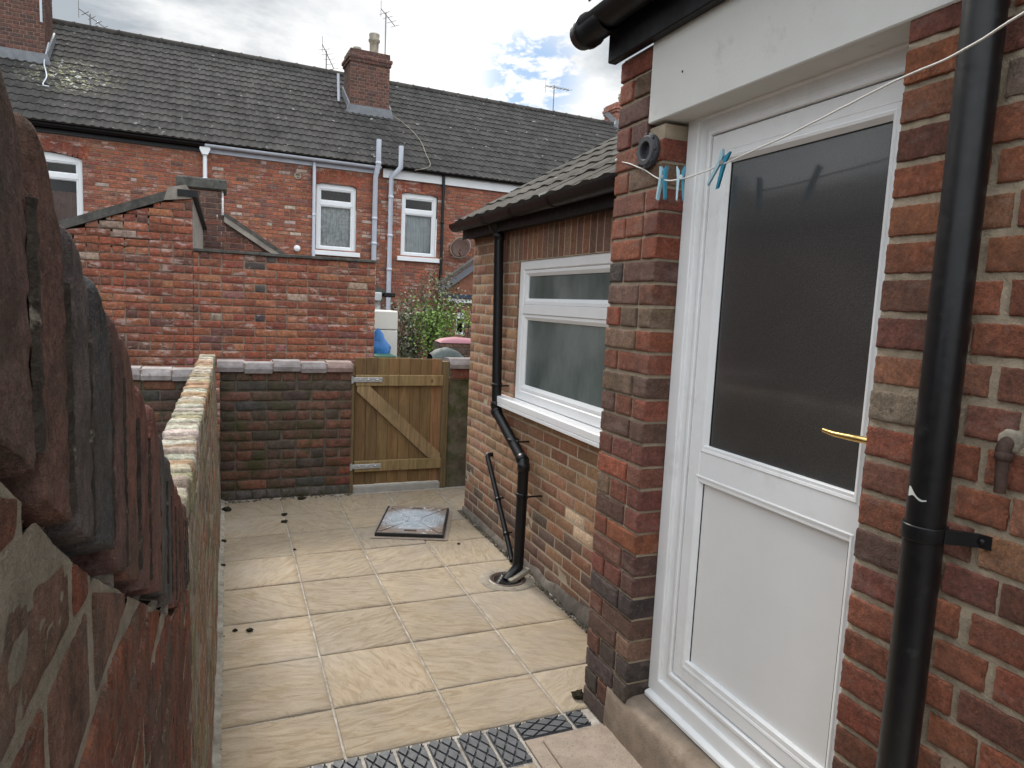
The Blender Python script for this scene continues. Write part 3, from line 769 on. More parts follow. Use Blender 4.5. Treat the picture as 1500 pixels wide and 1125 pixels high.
# ------------------------------------------------------------------ windows (shared builder)
def casement(parent, fr, u0, u1, v0, v1, depth, transom, mats, fw=.055, name='window', glass='glass', sash_w=.05, sill=None, arch=0, curtain=None, room=True):
    """window > sash panes, sill, curtain; depth = set-back from the wall face"""
    mb = MB(); d = -depth
    mb.loop(fr, u0, u1, v0, v1, [(0, d - .06), (0, d), (.004, d + .004), (fw - .006, d + .004), (fw, d - .004), (fw, d - .05)])
    mb.box(fr, u0 + fw, u1 - fw, transom - fw * .5, transom + fw * .5, d - .05, d + .003, .003)
    if arch:
        n = 10; pts = [(u0, v1)] + [(u0 + (u1 - u0) * i / n, v1 + arch * (1 - (2 * i / n - 1) ** 2)) for i in range(1, n)] + [(u1, v1)]
        mb.prism(fr, pts[::-1], d - .05, d + .002)
    w = mb.build(name, mats, parent)
    for a, b in ((v0 + fw, transom - fw * .5), (transom + fw * .5, v1 - fw)):
        mb = MB(); mb.loop(fr, u0 + fw, u1 - fw, a, b, [(0, d - .02), (.002, d - .004), (sash_w * .5, d - .004), (sash_w, d - .018), (sash_w, d - .03)])
        mb.build('sash', mats, w)
        mb = MB(); mb.poly([fr(u0 + fw + sash_w - .002, a + sash_w - .002, d - .024), fr(u1 - fw - sash_w + .002, a + sash_w - .002, d - .024), fr(u1 - fw - sash_w + .002, b - sash_w + .002, d - .024), fr(u0 + fw + sash_w - .002, b - sash_w + .002, d - .024)])
        mb.build('glass', M[glass], w)
    if sill:
        mb = MB(); mb.box(fr, u0 - sill[0], u1 + sill[0], v0 - sill[1], v0 - .002, d - .04, sill[2], .006); mb.build('sill', mats if len(sill) < 4 else M[sill[3]], w)
    if curtain:
        ca, cb, ct, mt = curtain
        mb = MB(); n = 60; vs = []
        for v in (v0, ct):
            for i in range(n + 1):
                u = ca + (cb - ca) * i / n
                vs.append(fr(u, v, d - .12 + .022 * math.sin(i * 1.9) + .012 * math.sin(i * .73)))
        mb.add(vs, [(i, i + 1, n + 2 + i, n + 1 + i) for i in range(n)], smooth=True); mb.build('curtain', M[mt], w)
    if room:
        mb = MB(); k = -depth - .06
        mb.loop(fr, u0, u1, v0, v1 + arch, [(0, k), (0, k - .9)]); mb.poly([fr(u0, v0, k - .9), fr(u1, v0, k - .9), fr(u1, v1 + arch, k - .9), fr(u0, v1 + arch, k - .9)])
        mb.build('reveal', M['room'], w)
    return w

# ------------------------------------------------------------------ roof tiles
def tiles(mb, O, S, T, N, ln, up, gauge=.3, wave=.22, h=.016, seg=6, th=.022, rng=rng, amp=.004):
    O, S, T, N = Vector(O), Vector(S), Vector(T), Vector(N)
    rows = int(math.ceil(up / gauge))
    for r_ in range(rows):
        t0, t1 = r_ * gauge, min((r_ + 1) * gauge + .02, up)
        nt = int(ln / wave); sh = (r_ % 2) * 0
        for k in range(nt + 1):
            a, b = k * wave, min((k + 1) * wave, ln)
            if b - a < .02: continue
            dz = rng.uniform(0, amp); g = rng.uniform(.78, 1.18); tw = rng.uniform(-amp, amp); sl = rng.uniform(-amp, amp) * 1.5
            vs = []
            for row, (t, lift) in enumerate(((t0 + sl, -.002), (t0 + sl, th), (t1, .004))):
                for i in range(seg + 1):
                    x = i / seg
                    p = h * (max(0, math.sin(math.pi * min(1, x / .55))) if x < .55 else -.25 * math.sin(math.pi * (x - .55) / .45))
                    vs.append(O + S * (a + (b - a) * x) + T * t + N * (p + lift + dz + tw * (x - .5) if row else -.004))
            n = seg + 1
            mb.add(vs, [(j * n + i, j * n + i + 1, (j + 1) * n + i + 1, (j + 1) * n + i) for j in range(2) for i in range(seg)], (g, g, g, 1), 0, False)

# ------------------------------------------------------------------ kitchen extension
rng = random.Random(51)
kx = thing('kitchen_extension', 'single storey buff brick kitchen extension with white window and tiled roof', 'building', (2.6, 3.9, 0))
def kitpal(u, v, r_):
    if v < .22 or (v < .4 and r_.random() < .6): return pick(KITD, r_)
    if 2.98 < u < 3.2 and .43 < v < .53: return (.66, .47, .32, .5)
    return pick(KITP, r_)
mb = MB()
wall(mb, KIT, 2.40, 5.19, -.04, 2.215, kitpal, rng, ch=.0752, L=.225, j=.011, bond='stretcher', holes=((2.40, 4.265, 1.04, 2.0), (2.40, 4.56, 2.0, 2.3)), lvl=1, proud=.0022, D=.02, amp=.0012, step=.05, r=.003, jit=.002)
u = 2.40
mb.add([KIT(2.4, 1.99), KIT(4.57, 1.99), KIT(4.57, 2.215), KIT(2.4, 2.215)], [(0, 1, 2, 3)], (1, 1, 1, 1), 1)
while u < 4.54:
    brick(mb, KIT, u + .005, u + .070, 1.995 + rng.uniform(-.002, .002), 2.215, .0022, .02, 1, pick(KITD[2:] + KITP[3:], rng), .003, .0010, .05); u += .0752
GE = Fr((0, 5.19, 0), (1, 0, 0), (0, 0, 1), (0, 1, 0))
wall(mb, GE, 1.80, 3.6, -.04, 3.3, KITP, rng, ch=.0752, L=.225, bond='stretcher', top=lambda u: 2.24 + .6 * (u - 1.75), lvl=0, proud=.005)
mb.box(F, 1.83, 2.0, 2.45, 5.18, -.04, 1.0, 0, (1, 1, 1, 1), 1)
mb.build('brick_wall', [M['brick_kit'], M['mortar_kit']], kx)
# uneven dark footing
mb = MB(); n = 120; vs = []
for i in range(n + 1):
    y = 2.4 + 2.79 * i / n
    hf = .035 + .055 * min(1, max(0, (4.1 - y) / 1.2)) + .03 * noise.noise(Vector((y * 6, 1, 1)))
    for z, o in ((hf, .002), (hf * .8, .018), (.0, .026 + .01 * noise.noise(Vector((y * 9, 3, 1)))), (-.04, .03)):
        p = KIT(y, z, o); p += noise.noise_vector(p * 30) * .006; vs.append(p)
mb.add(vs, [(i * 4 + k, i * 4 + k + 1, i * 4 + k + 5, i * 4 + k + 4) for i in range(n) for k in range(3)], smooth=True)
mb.build('footing', m_mortar('footing mortar', (.19, .165, .14), (.08, .065, .055)), kx)
kw = casement(kx, KIT, 2.97, 4.255, 1.072, 1.992, .012, 1.675, M['upvc'], fw=.062, glass='kit_glass', sash_w=.04, room=False)
mb = MB(); mb.box(KIT, 2.60, 4.47, 1.02, 1.068, -.03, .075, .006); mb.box(KIT, 2.60, 4.47, 1.0, 1.021, .058, .0745, .002); mb.build('sill', M['upvc'], kw)
mb = MB(); mb.box(KIT, 2.42, 5.20, 2.205, 2.325, .0, .022, .003); mb.box(KIT, 2.42, 5.20, 2.2, 2.215, -.02, .085, .002); mb.box(KIT, 2.42, 5.20, 2.19, 2.30, .085, .098, .003)
mb.build('fascia', M['black_board'], kx)
def half_gutter(mb, fr_pts, r_=.056, up=Z):
    """half-round channel between two points with stop ends"""
    a, b = Vector(fr_pts[0]), Vector(fr_pts[1]); d = (b - a).normalized(); s = d.cross(up).normalized()
    n = 12; out = []
    for rr in (r_, r_ - .004):
        for P in (a, b):
            out.append([P + (s * math.cos(math.pi * i / n) - up * math.sin(math.pi * i / n)) * rr for i in range(n + 1)])
    for x, y in ((0, 1), (2, 3), (0, 2), (1, 3)):
        vs = out[x] + out[y]; mb.add(vs, [(i, i + 1, n + 2 + i, n + 1 + i) for i in range(n)], smooth=True)
    for k in (0, 1):
        mb.add(out[k], [tuple(range(n + 1))])
mb = MB(); half_gutter(mb, (KIT(2.42, 2.292, .155), KIT(5.215, 2.298, .155)), .055)
for y in (2.75, 3.45, 4.0, 4.5):
    P = KIT(y, 2.294, .155)
    n = 10; ring = []
    for dy in (-.018, .018):
        ring += [P + Vector((math.cos(math.pi * i / n) * .0595, dy, -math.sin(math.pi * i / n) * .0595)) for i in range(n + 1)]
    mb.add(ring, [(i, i + 1, n + 2 + i, n + 1 + i) for i in range(n)], smooth=True)
mb.build('gutter', M['black_plastic'], kx)
mb = MB(); sl = math.atan(.6); T_ = Vector((math.cos(sl), 0, math.sin(sl))); N_ = Vector((-math.sin(sl), 0, math.cos(sl)))
tiles(mb, (1.650, 2.44, 2.312), (0, 1, 0), T_, N_, 2.80, 3.4, .27, .20, .009, 6, .016, rng, .003)
mb.prism(Fr((0, 5.24, 0), (1, 0, 0), (0, 0, 1), (0, 1, 0)), [(1.66, 2.27), (1.66, 2.31), (4.5, 4.02), (4.5, 3.96)], -.06, 0)
mb.build('roof', M['tile_kit'], kx)

# ------------------------------------------------------------------ main house
rng = random.Random(77)
hs = thing('brick_house', 'red brick house wall with the white half glazed back door and cream lintel', 'house', (2.2, .8, 0))
CH = .0857
mb = MB()
def mainpal(u, v, r_):
    if v < .75: return pick([((.26, .085, .052), 3), ((.20, .08, .056), 2), ((.31, .097, .053), 2.4), ((.145, .08, .064), 1)], r_)
    return pick(RED, r_)
wall(mb, MAIN, -.9, 1.17, 0, 3.0, mainpal, rng, ch=CH, L=.242, j=.017, bond='flemish', lvl=1, proud=.0065, D=.05, amp=.0021, step=.008, r=.0032, jit=.006, msub=.010, shift=.095, freq=85, holes=((.84, 1.2, 2.372, 2.66),))
# pillar, bricks wrapping the corner
NP = 31
for k in range(NP):
    za, zb = k * CH + .006, (k + 1) * CH - .006
    za += rng.uniform(-.002, .002)
    lower = k < 2
    cells = ((2.112, 2.325), (2.337, 2.432)) if k % 2 else ((2.112, 2.205), (2.217, 2.432))
    if k % 4 == 3: cells = ((2.112, 2.20), (2.212, 2.325), (2.337, 2.432))
    if zb > 2.36: cells = tuple((max(a, 2.212), b) for a, b in cells if b > 2.23)
    if zb < .2: cells = tuple((max(a, 2.25), b) for a, b in cells if b > 2.27)
    for a, b in cells:
        col = pick(PIL if k > 3 else [((.12, .085, .075), 2), ((.1, .075, .07), 2), ((.16, .07, .05), 1)], rng)
        brick(mb, MAIN, a + rng.uniform(-.002, .002), b + rng.uniform(-.002, .002), za, zb, .008 + rng.uniform(-.002, .002), .13, 1, col, .004, .002, .009, freq=80)
mb.box(MAIN, 2.118, 2.426, 0, 2.36, -.36, -.001, 0, (1, 1, 1, 1), 1)
mb.box(MAIN, 2.218, 2.426, 2.36, 2.66, -.36, -.001, 0, (1, 1, 1, 1), 1)
# wall behind the pillar up to the kitchen roof
GP = Fr((0, 2.432, 0), (1, 0, 0), (0, 0, 1), (0, 1, 0))
wall(mb, GP, 1.44, 3.4, 0, 2.64, PIL, rng, lvl=0, proud=.004)
mb.build('brick_wall', [M['brick_red'], M['mortar']], hs)
# lintel with its reveal
mb = MB(); mb.box(MAIN, .845, 2.212, 2.374, 2.72, -.17, .012, .004); li = mb.build('lintel', M['lintel'], hs)
mb = MB(); mb.lathe(MAIN(2.02, 2.505, .0125), (-1, 0, 0), [(.004, 0), (.004, .0006), (0, .0006)], 10); mb.build('nail_hole', M['gasket'], li)
mb = MB(); mb.box(MAIN, -.9, 2.47, 2.655, 2.80, .012, .05, .004); mb.box(MAIN, -.9, 2.47, 2.80, 2.83, -.2, .06, .003); mb.build('fascia', M['black_board'], hs)
mb = MB(); half_gutter(mb, (MAIN(-.9, 2.80, .115), MAIN(2.50, 2.805, .115)), .062)
gc = MAIN(2.50, 2.782, .115)
mb.lathe(gc, (0, 1, 0), [(.050, -.14), (.058, -.12), (.058, .0), (.066, .0), (.066, .03), (.058, .034), (.056, .075), (.04, .095), (0, .10)], 24)
mb.build('gutter', M['black_plastic'], hs)
mb = MB()
sl = R(32); tiles(mb, (1.27, -.9, 2.86), (0, 1, 0), (math.cos(sl), 0, math.sin(sl)), (-math.sin(sl), 0, math.cos(sl)), 3.36, 3.0, .32, .29, .03, 4, .03, rng, .008)
mb.build('roof', M['tile_kit'], hs)
# concrete step
mb = MB(); n = 40
vs = []
for i in range(n + 1):
    y = 2.248 - 1.2 * i / n
    for z, o in ((-.02, .014), (.05, .014), (.12, .012), (.172, .008), (.192, -.004), (.2, -.03), (.203, -.08), (.203, -.2)):
        p = MAIN(y, z, o); p += noise.noise_vector(p * 22) * .0035; vs.append(p)
mb.add(vs, [(i * 8 + k, i * 8 + k + 1, i * 8 + k + 9, i * 8 + k + 8) for i in range(n) for k in range(7)], smooth=True)
mb.add([vs[k] for k in range(8)], [tuple(range(8))])
mb.build('doorstep', M['step'], hs)
# door frame and leaf
DF = Fr((1.525, 0, 0), (0, 1, 0), (0, 0, 1), (-1, 0, 0))
mb = MB()
mb.loop(DF, 1.03, 2.11, .232, 2.427, [(0, -.07), (0, .0), (.003, .003), (.058, .003), (.062, 0), (.062, -.012), (.092, -.012), (.108, -.004), (.118, -.004), (.121, -.008), (.121, -.05)])
mb.build('door_frame', M['upvc_door'], hs)
mb = MB(); mb.prism(Fr((1.525, 0, 0), (-1, 0, 0), (0, 0, 1), (0, 1, 0)), [(-.08, .234), (.0, .234), (.02, .228), (.024, .223), (.024, .211), (.014, .207), (.014, .212), (-.08, .214)], 1.04, 2.10)
mb.build('door_sill', M['upvc_door'], hs)
mb = MB(); mb.box(DF, 1.05, 2.10, .19, .2125, -.08, .008, 0); mb.build('bedding', m_plain('dark bedding gap', (.03, .022, .018), .95), hs)
mb = MB()
L0, L1, B0, B1 = 1.16, 1.985, .357, 2.302
mb.loop(DF, L0, L1, B0, B1, [(0, -.055), (.0, -.016), (.004, -.012), (.060, -.012), (.064, -.016), (.064, -.05)])
mb.box(DF, L0 + .063, L1 - .063, 1.105, 1.24, -.05, -.0125, .003); mb.box(DF, L0 + .063, L0 + .12, B0 + .063, B1 - .063, -.05, -.0124, .002)
mb.box(DF, L0 + .11, L1 - .063, B0 + .06, B0 + .08, -.05, -.0126, .002); mb.box(DF, L0 + .11, L1 - .063, B1 - .09, B1 - .06, -.05, -.0126, .002)
leaf = mb.build('door', M['upvc_door'], hs)
mb = MB(); mb.loop(DF, L0 - .006, L1 + .006, B0 - .006, B1 + .006, [(0, -.0485), (.010, -.0485)]); mb.build('gasket', M['gasket'], leaf)
for (a, b, c, d, nm) in ((1.268, 1.921, 1.215, 2.226, 'g'), (1.268, 1.935, .405, 1.131, 'p')):
    mb = MB(); mb.loop(DF, a, b, c, d, [(0, -.02), (0, -.0115), (.004, -.0095), (.012, -.0115), (.024, -.026), (.024, -.034)])
    mb.build('glazing_bead', M['upvc_door'], leaf)
    mb = MB(); mb.loop(DF, a + .0235, b - .0235, c + .0235, d - .0235, [(0, -.0275), (.0035, -.0275), (.0035, -.033)]); mb.build('gasket', M['gasket'], leaf)
    mb = MB(); h_ = -.030
    q = [DF(a + .024, c + .024, h_), DF(b - .024, c + .024, h_), DF(b - .024, d - .024, h_), DF(a + .024, d - .024, h_)]
    if nm == 'g':
        mb.poly(q); mb.build('glass', M['door_glass'], leaf)
    else:
        mb.poly(q); mb.build('panel', m_plain('door panel', (.75, .74, .725), .5, .35, .03, 6, .0005, 300), leaf)
mb = MB()
mb.box(DF, 1.185, 1.215, 1.29, 1.51, -.0118, -.004, .003)
hp = [DF(1.20, 1.40, -.006), DF(1.20, 1.40, .035), DF(1.212, 1.40, .047), DF(1.25, 1.399, .05), DF(1.31, 1.398, .05), DF(1.345, 1.402, .05)]
mb.tube(hp, [.011, .0095, .0095, .009, .0075, .006], 12); mb.build('handle', M['brass'], leaf)
mb = MB(); mb.box(MAIN, 1.168, 1.19, 1.24, 1.50, -.06, -.02, .002); mb.build('lock_plate', M['rust'], hs)

# ------------------------------------------------------------------ pipes and small fittings
dp = thing('downpipe', 'thick black painted downpipe on the red brick wall beside the door handle', 'drainpipe', (1.36, .955, 0))
mb = MB(); mb.tube([(1.36, .953, .0), (1.36, .953, 1.25), (1.362, .957, 2.80)], .0385, 32); mb.tube([(1.36, .953, .0), (1.36, .953, .001)], .0386, 24)
mb.build('pipe', M['black_paint'], dp)
mb = MB(); zc = 1.262
n = 28
for rr in ((.0385, .0425),):
    mb.lathe((1.36, .953, zc - .016), (0, 0, 1), [(.0388, 0), (.043, 0), (.0435, .003), (.0435, .029), (.043, .032), (.0388, .032)], 28)
mb.prism(Fr((1.36, .953, zc), (1, 0, 0), (0, 1, 0), (0, 0, 1)), [(.02, -.036), (.06, -.075), (.066, -.10), (.06, -.10), (.052, -.08), (.0, -.045)], -.014, .014)
mb.lathe((1.421, .868, zc), (-1, 0, 0), [(.0, .012), (.006, .011), (.007, .006)], 10)
mb.build('bracket', M['black_plastic'], dp)
mb = MB(); vs = []
n = 14
for i in range(n + 1):
    t = i / n; ang = R(148 + 62 * t)
    w_ = .0015 + .0075 * t ** 2 * (1 + .5 * math.sin(t * 9)); zc_ = 1.335 + .010 * t - .004 * math.sin(t * 6)
    for dz in (-w_, w_): vs.append((1.36 + .0392 * math.cos(ang), .953 + .0392 * math.sin(ang) * -1, zc_ + dz))
mb.add(vs, [(i * 2, i * 2 + 1, i * 2 + 3, i * 2 + 2) for i in range(n)], smooth=True); mb.build('paint_splash', M['splash'], dp)

op = thing('overflow_pipe', 'short rusty elbow pipe poking from the red brick wall right of the big downpipe', 'pipe', (1.43, .845, 1.45))
mb = MB(); pts = [Vector((1.44, .846, 1.472))] + [Vector((1.412 - .016 * math.sin(a) + .012, .846 - .0, 1.472 - .016 + .016 * math.cos(a))) for a in (0, R(25), R(50), R(75), R(90))] + [Vector((1.407, .843, 1.42)), Vector((1.407, .842, 1.372))]
mb.tube(pts, [.0135, .0135, .0135, .0135, .0135, .0135, .0115, .0105], 14)
mb.lathe((1.407, .843, 1.452), (0, 0, -1), [(.0135, -.002), (.016, 0), (.016, .012), (.0125, .014)], 14); mb.build('elbow', M['rust'], op)
mb = MB(); vs = []
for i in range(5):
    for k in range(16):
        a = 2 * math.pi * k / 16; r_ = (.0, .012, .018, .023, .027)[i] * (1 + .25 * noise.noise(Vector((math.cos(a) * 2, math.sin(a) * 2, 3))))
        vs.append((1.43 - (.012, .013, .012, .009, .0)[i], .846 + math.cos(a) * r_ * .9, 1.475 + math.sin(a) * r_))
mb.add(vs, [(i * 16 + k, i * 16 + (k + 1) % 16, (i + 1) * 16 + (k + 1) % 16, (i + 1) * 16 + k) for i in range(4) for k in range(16)], smooth=True); mb.build('mortar_patch', M['concrete'], op)

vt = thing('vent_outlet', 'dark grey round plastic outlet on the brick pillar above the washing line', 'vent', (1.40, 2.19, 2.275))
mb = MB(); mb.lathe((1.422, 2.19, 2.275), (-1, 0, 0), [(.060, 0), (.062, .006), (.062, .013), (.060, .016), (.056, .017), (.055, .020), (.050, .026), (.034, .026), (.031, .023), (.031, .002), (.0, .002)], 28, smooth=False)
for k in range(8):
    a = 2 * math.pi * k / 8; c_ = Vector((1.402, 2.19 + .0555 * math.cos(a), 2.275 + .0555 * math.sin(a)))
    mb.box(Fr(c_, (0, -math.sin(a), math.cos(a)), (0, math.cos(a), math.sin(a)), (-1, 0, 0)), -.006, .006, -.006, .006, -.012, .003, .001)
mb.build('flange', M['grey_plastic'], vt)

line_pts = [(1.425, 2.425, 2.285), (1.41, 2.221, 2.218), (1.40, 2.078, 2.157), (1.385, 1.93, 2.135), (1.37, 1.71, 2.145), (1.35, 1.447, 2.168), (1.335, 1.262, 2.191), (1.31, 1.076, 2.209), (1.28, .945, 2.208), (1.22, .789, 2.217), (1.12, .55, 2.25), (.98, .25, 2.30)]
def smooth_path(P, k=6):
    P = [Vector(p) for p in P]; o = []
    for i in range(len(P) - 1):
        a, b, c, d = P[max(0, i - 1)], P[i], P[i + 1], P[min(len(P) - 1, i + 2)]
        for j in range(k):
            t = j / k
            o.append(.5 * ((2 * b) + (c - a) * t + (2 * a - 5 * b + 4 * c - d) * t * t + (-a + 3 * b - 3 * c + d) * t ** 3))
    return o + [P[-1]]
lp = smooth_path(line_pts)
mb = MB(); mb.tube([p + noise.noise_vector(p * 14) * .0025 for p in lp], .0024, 8)
mb.lathe(Vector(line_pts[0]) + Vector((.01, 0, 0)), (-1, 0, 0), [(.004, 0), (.004, .012), (.007, .013), (.005, .018), (0, .018)], 10)
kn = Vector((1.41, 2.21, 2.214)); mb.tube([kn + Vector((0, .008, .003)), kn, kn + Vector((0, -.008, -.004))], [.003, .0055, .003], 8)
tag(mb.build('washing_line', M['rope'], origin=(1.38, 1.8, 2.15)), 'slack white washing line from the brick pillar across the top of the door', 'washing line')
def peg(P, lean, label, back, twist, splay=.0):
    t = thing('clothes_peg', label, 'clothes peg', P, 'pegs on the washing line')
    a = Vector((0, 1, 0)); dn = (Vector((0, 0, -1)) * math.cos(lean) + Vector((0, 1, 0)) * math.sin(lean)).normalized()
    sd = (Vector((1, 0, 0)) * math.cos(twist) + dn.cross(Vector((1, 0, 0))) * math.sin(twist)).normalized(); w_ = dn.cross(sd)
    fr_ = Fr(P, sd, dn, w_)
    for s_, m_ in ((-1, 'pale_peg' if back == 'pale' else 'blue_peg'), (1, 'blue_peg')):
        mb = MB(); g = s_
        prof = [(g * .0022, -.018), (g * .0085, -.030), (g * .0105, -.028), (g * .0085, -.004), (g * (.0095 + splay), .048), (g * (.006 + splay), .052), (g * .0022, .002)]
        prof = [(x * 1.4, y * 1.4) for x, y in prof]
        mb.prism(fr_, prof, -.0075, .0075)
        mb.build('jaw', M[m_], t)
    mb = MB(); mb.tube([fr_(0, -.006, -.0085), fr_(0, -.006, .0085)], .0066, 12); mb.build('spring', M['galv'], t)
peg((1.40, 2.065, 2.158), R(2), 'blue peg hanging nearest the brick pillar on the washing line', 'pale', R(70), .004)
peg((1.387, 1.945, 2.137), R(-4), 'middle peg, pale fronted, hanging in front of the door frame edge', 'pale', R(35))
peg((1.37, 1.72, 2.146), R(28), 'slanting blue peg on the washing line in front of the white door', 'pale', R(60), .004)

kd = thing('downpipe', 'black plastic kitchen downpipe with an offset bend left of the white window', 'drainpipe', (1.735, 4.5, 0))
mb = MB(); A = [(1.70, 4.50, 2.25), (1.735, 4.49, 2.17), (1.735, 4.40, .985), (1.733, 4.375, .945), (1.70, 3.82, .735), (1.69, 3.785, .69), (1.685, 3.785, .09)]
mb.tube([A[0], A[1], A[2]], .034, 20); mb.tube([A[2], A[3], A[4], A[5]], .0345, 20); mb.tube([A[5], A[6]], .034, 20); mb.build('pipe', M['black_plastic'], kd)
for P_, d_ in ((A[2], Vector((0, .05, .9))), (A[3], Vector((.03, .555, .21))), (A[4], Vector((.03, .555, .21))), (A[5], Vector((0, 0, 1))), ((1.735, 4.49, 2.15), Vector((0, 0, 1)))):
    mb = MB(); mb.lathe(Vector(P_) - d_.normalized() * .01, d_, [(.034, 0), (.039, .002), (.039, .045), (.034, .05)], 20); mb.build('collar', M['black_plastic'], kd)
for P_ in ((1.735, 4.41, 1.13), (1.712, 4.02, .815), (1.686, 3.785, .52)):
    mb = MB(); P_ = Vector(P_); mb.lathe(P_, (0, 0, 1), [(.034, 0), (.038, .001), (.038, .022), (.034, .023)], 20)
    mb.box(Fr(P_, (0, 1, 0), (0, 0, 1), (1, 0, 0)), -.075, -.03, .002, .02, .0, .012, .002); mb.tube([P_ + Vector((.0, -.06, .011)), (1.8, P_.y - .06, P_.z + .011)], .006, 8)
    mb.build('bracket', M['black_plastic'], kd)
mb = MB(); mb.tube([(1.685, 3.785, .10), (1.68, 3.78, .06), (1.63, 3.76, .015), (1.60, 3.745, -.01)], .036, 18, cap=False); mb.build('shoe', M['black_plastic'], kd)
mb = MB(); mb.lathe((1.715, 4.50, 2.20), (0, 0, 1), [(.034, 0), (.05, .02), (.055, .06), (.055, .12), (.058, .125)], 18); mb.build('outlet', M['black_plastic'], kd)
wp = thing('waste_pipe', 'thin black waste pipe slanting down the kitchen wall to the gully', 'pipe', (1.77, 4.4, 0))
mb = MB(); mb.tube([(1.80, 4.60, .60), (1.762, 4.60, .60), (1.757, 4.59, .588), (1.75, 4.09, .075), (1.73, 3.99, .02)], .018, 14); mb.build('pipe', M['black_plastic'], wp)
for t in (.48, .85):
    P_ = Vector((1.757, 4.59, .588)).lerp(Vector((1.75, 4.09, .075)), t); mb = MB()
    mb.lathe(P_, (-.007, -.5, -.513), [(.018, 0), (.0225, .001), (.0225, .02), (.018, .021)], 14); mb.tube([P_, (1.8, P_.y, P_.z)], .006, 8); mb.build('bracket', M['black_plastic'], wp)
gy = thing('gully', 'round brown drain gully in the paving under the kitchen downpipe', 'drain', (1.60, 3.75, 0))
mb = MB(); mb.lathe((1.60, 3.75, 0), (0, 0, 1), [(.155, -.002), (.150, .006), (.118, .008), (.112, .004), (.108, -.001), (.085, -.001), (.08, .002), (.075, .0005), (.0, .0005)], 32)
M['gully'] = m_plain('brown glazed gully', (.07, .045, .035), .45, .5, .4, 30)
mb = MB(); mb.lathe((1.60, 3.75, 0), (0, 0, 1), [(.118, .0065), (.112, .010), (.100, .010), (.094, .004), (.085, .004)], 32); mb.build('rim', M['gully'], gy)
mb = MB(); mb.lathe((1.60, 3.75, 0), (0, 0, 1), [(.086, .0055), (.06, .0055), (.0, .0055)], 28); mb.build('water', m_plain('dark water', (.01, .01, .01), .08, .6), gy)
mb = MB(); mb.lathe((1.60, 3.75, 0), (0, 0, 1), [(.175, .002), (.17, .006), (.13, .008), (.116, .006)], 28); mb.build('collar', M['concrete'], gy)
mb = MB(); mb.box(Fr((1.69, 3.735, .035), (.9, .25, .3), (-.25, .9, 0), (-.3, 0, .9)), -.10, .06, -.022, .022, -.014, .014, .004); tag(mb.build('mortar_lump', M['concrete']), 'grey broken mortar lump leaning in the gully under the downpipe', 'rubble')

# manhole cover
mh = thing('manhole_cover', 'square blue grey worn iron manhole cover raised in the paving', 'manhole cover', (1.315, 4.95, 0))
c0 = Vector((1.315, 4.95, 0)); ux = (Vector((1.648, 5.174, 0)) - Vector((1.197, 5.343, 0))).normalized(); uy = Vector((-ux.y, ux.x, 0))
MF = Fr(c0, ux, uy, Z)
mb = MB(); mb.loop(MF, -.275, .275, -.36, .36, [(0, .003), (0, .007), (.03, .009)]); mb.build('mortar_bed', M['concrete_pad'], mh)
mb = MB(); mb.loop(MF, -.247, .247, -.328, .328, [(0, .003), (0, .033), (.008, .035), (.014, .035), (.014, .028)]); mb.build('frame', M['gasket'], mh)
mb = MB(); mb.box(MF, -.234, .234, -.315, .315, .012, .037, .003)
for (a, b), (c, d) in (((-.22, -.30), (-.05, -.05)), ((.22, -.30), (.05, -.05)), ((-.22, .30), (-.05, .05)), ((.22, .30), (.05, .05))):
    v_ = Vector((c - a, d - b)).normalized(); nrm = Vector((-v_.y, v_.x)) * .012
    mb.prism(MF, [(a + nrm.x, b + nrm.y), (a - nrm.x, b - nrm.y), (c - nrm.x, d - nrm.y), (c + nrm.x, d + nrm.y)], .036, .0425)
mb.loop(MF, -.06, .06, -.06, .06, [(0, .037), (.003, .0425), (.02, .0425), (.023, .037)])
for s_ in (-1, 1):
    for k in range(6):
        w_ = .03 + .02 * k
        mb.box(MF, s_ * (.085 + k * .022) - .006, s_ * (.085 + k * .022) + .006, -w_, w_, .036, .041, .001)
    for k in range(5):
        w_ = .02 + .02 * k
        if not k in (3,): mb.box(MF, -w_, w_, s_ * (.10 + k * .035) - .006, s_ * (.10 + k * .035) + .006, .036, .041, .001)
mb.build('lid', M['cover'], mh)
for s_ in (-1, 1):
    mb = MB(); mb.box(MF, -.045, .045, s_ * .265 - .018, s_ * .265 + .018, .0365, .0385, .001); mb.build('key_slot', M['rust'], mh)

# ------------------------------------------------------------------ yard across the alley
rng = random.Random(91)
OF = Fr((0, 8.5, 0), (1, 0, 0), (0, 0, 1), (0, -1, 0))
oh = thing('outhouse', 'red brick outhouse wall with a sloping dark coping beyond the back wall', 'outbuilding', (-1.6, 9.5, 0))
otop = lambda u: min(2.74, 2.306 + .41 * (u + 1.494))
mb = MB(); wall(mb, OF, -4.2, -.36, 0, 2.8, OUT, rng, ch=.0857, L=.235, bond='garden', top=otop, lvl=1, step=.08, amp=.004, r=.008, jit=.005, D=.03)
mb.build('front_wall', [M['brick_out'], M['mortar_out']], oh)
mb = MB(); mb.prism(OF, [(-4.2, 1.20), (-4.2, 1.31), (-1.494, 2.40), (-.60, 2.765), (-.60, 2.672)], -.12, .03); n_ = len(mb.v); mb.build('coping', M['slate_dark'], oh)
mb = MB(); mb.prism(OF, [(-.64, 2.66), (-.60, 2.80), (-.42, 2.845), (-.345, 2.74), (-.37, 2.70)], -.14, .035); mb.build('mortar_cap', M['render'], oh)
mb = MB(); SW = Fr((-.355, 0, 0), (0, 1, 0), (0, 0, 1), (1, 0, 0))
mb.prism(SW, [(8.52, 0), (12.3, 0), (12.3, 2.64), (8.52, 2.71)], -.1, 0); mb.build('side_wall', M['render'], oh)
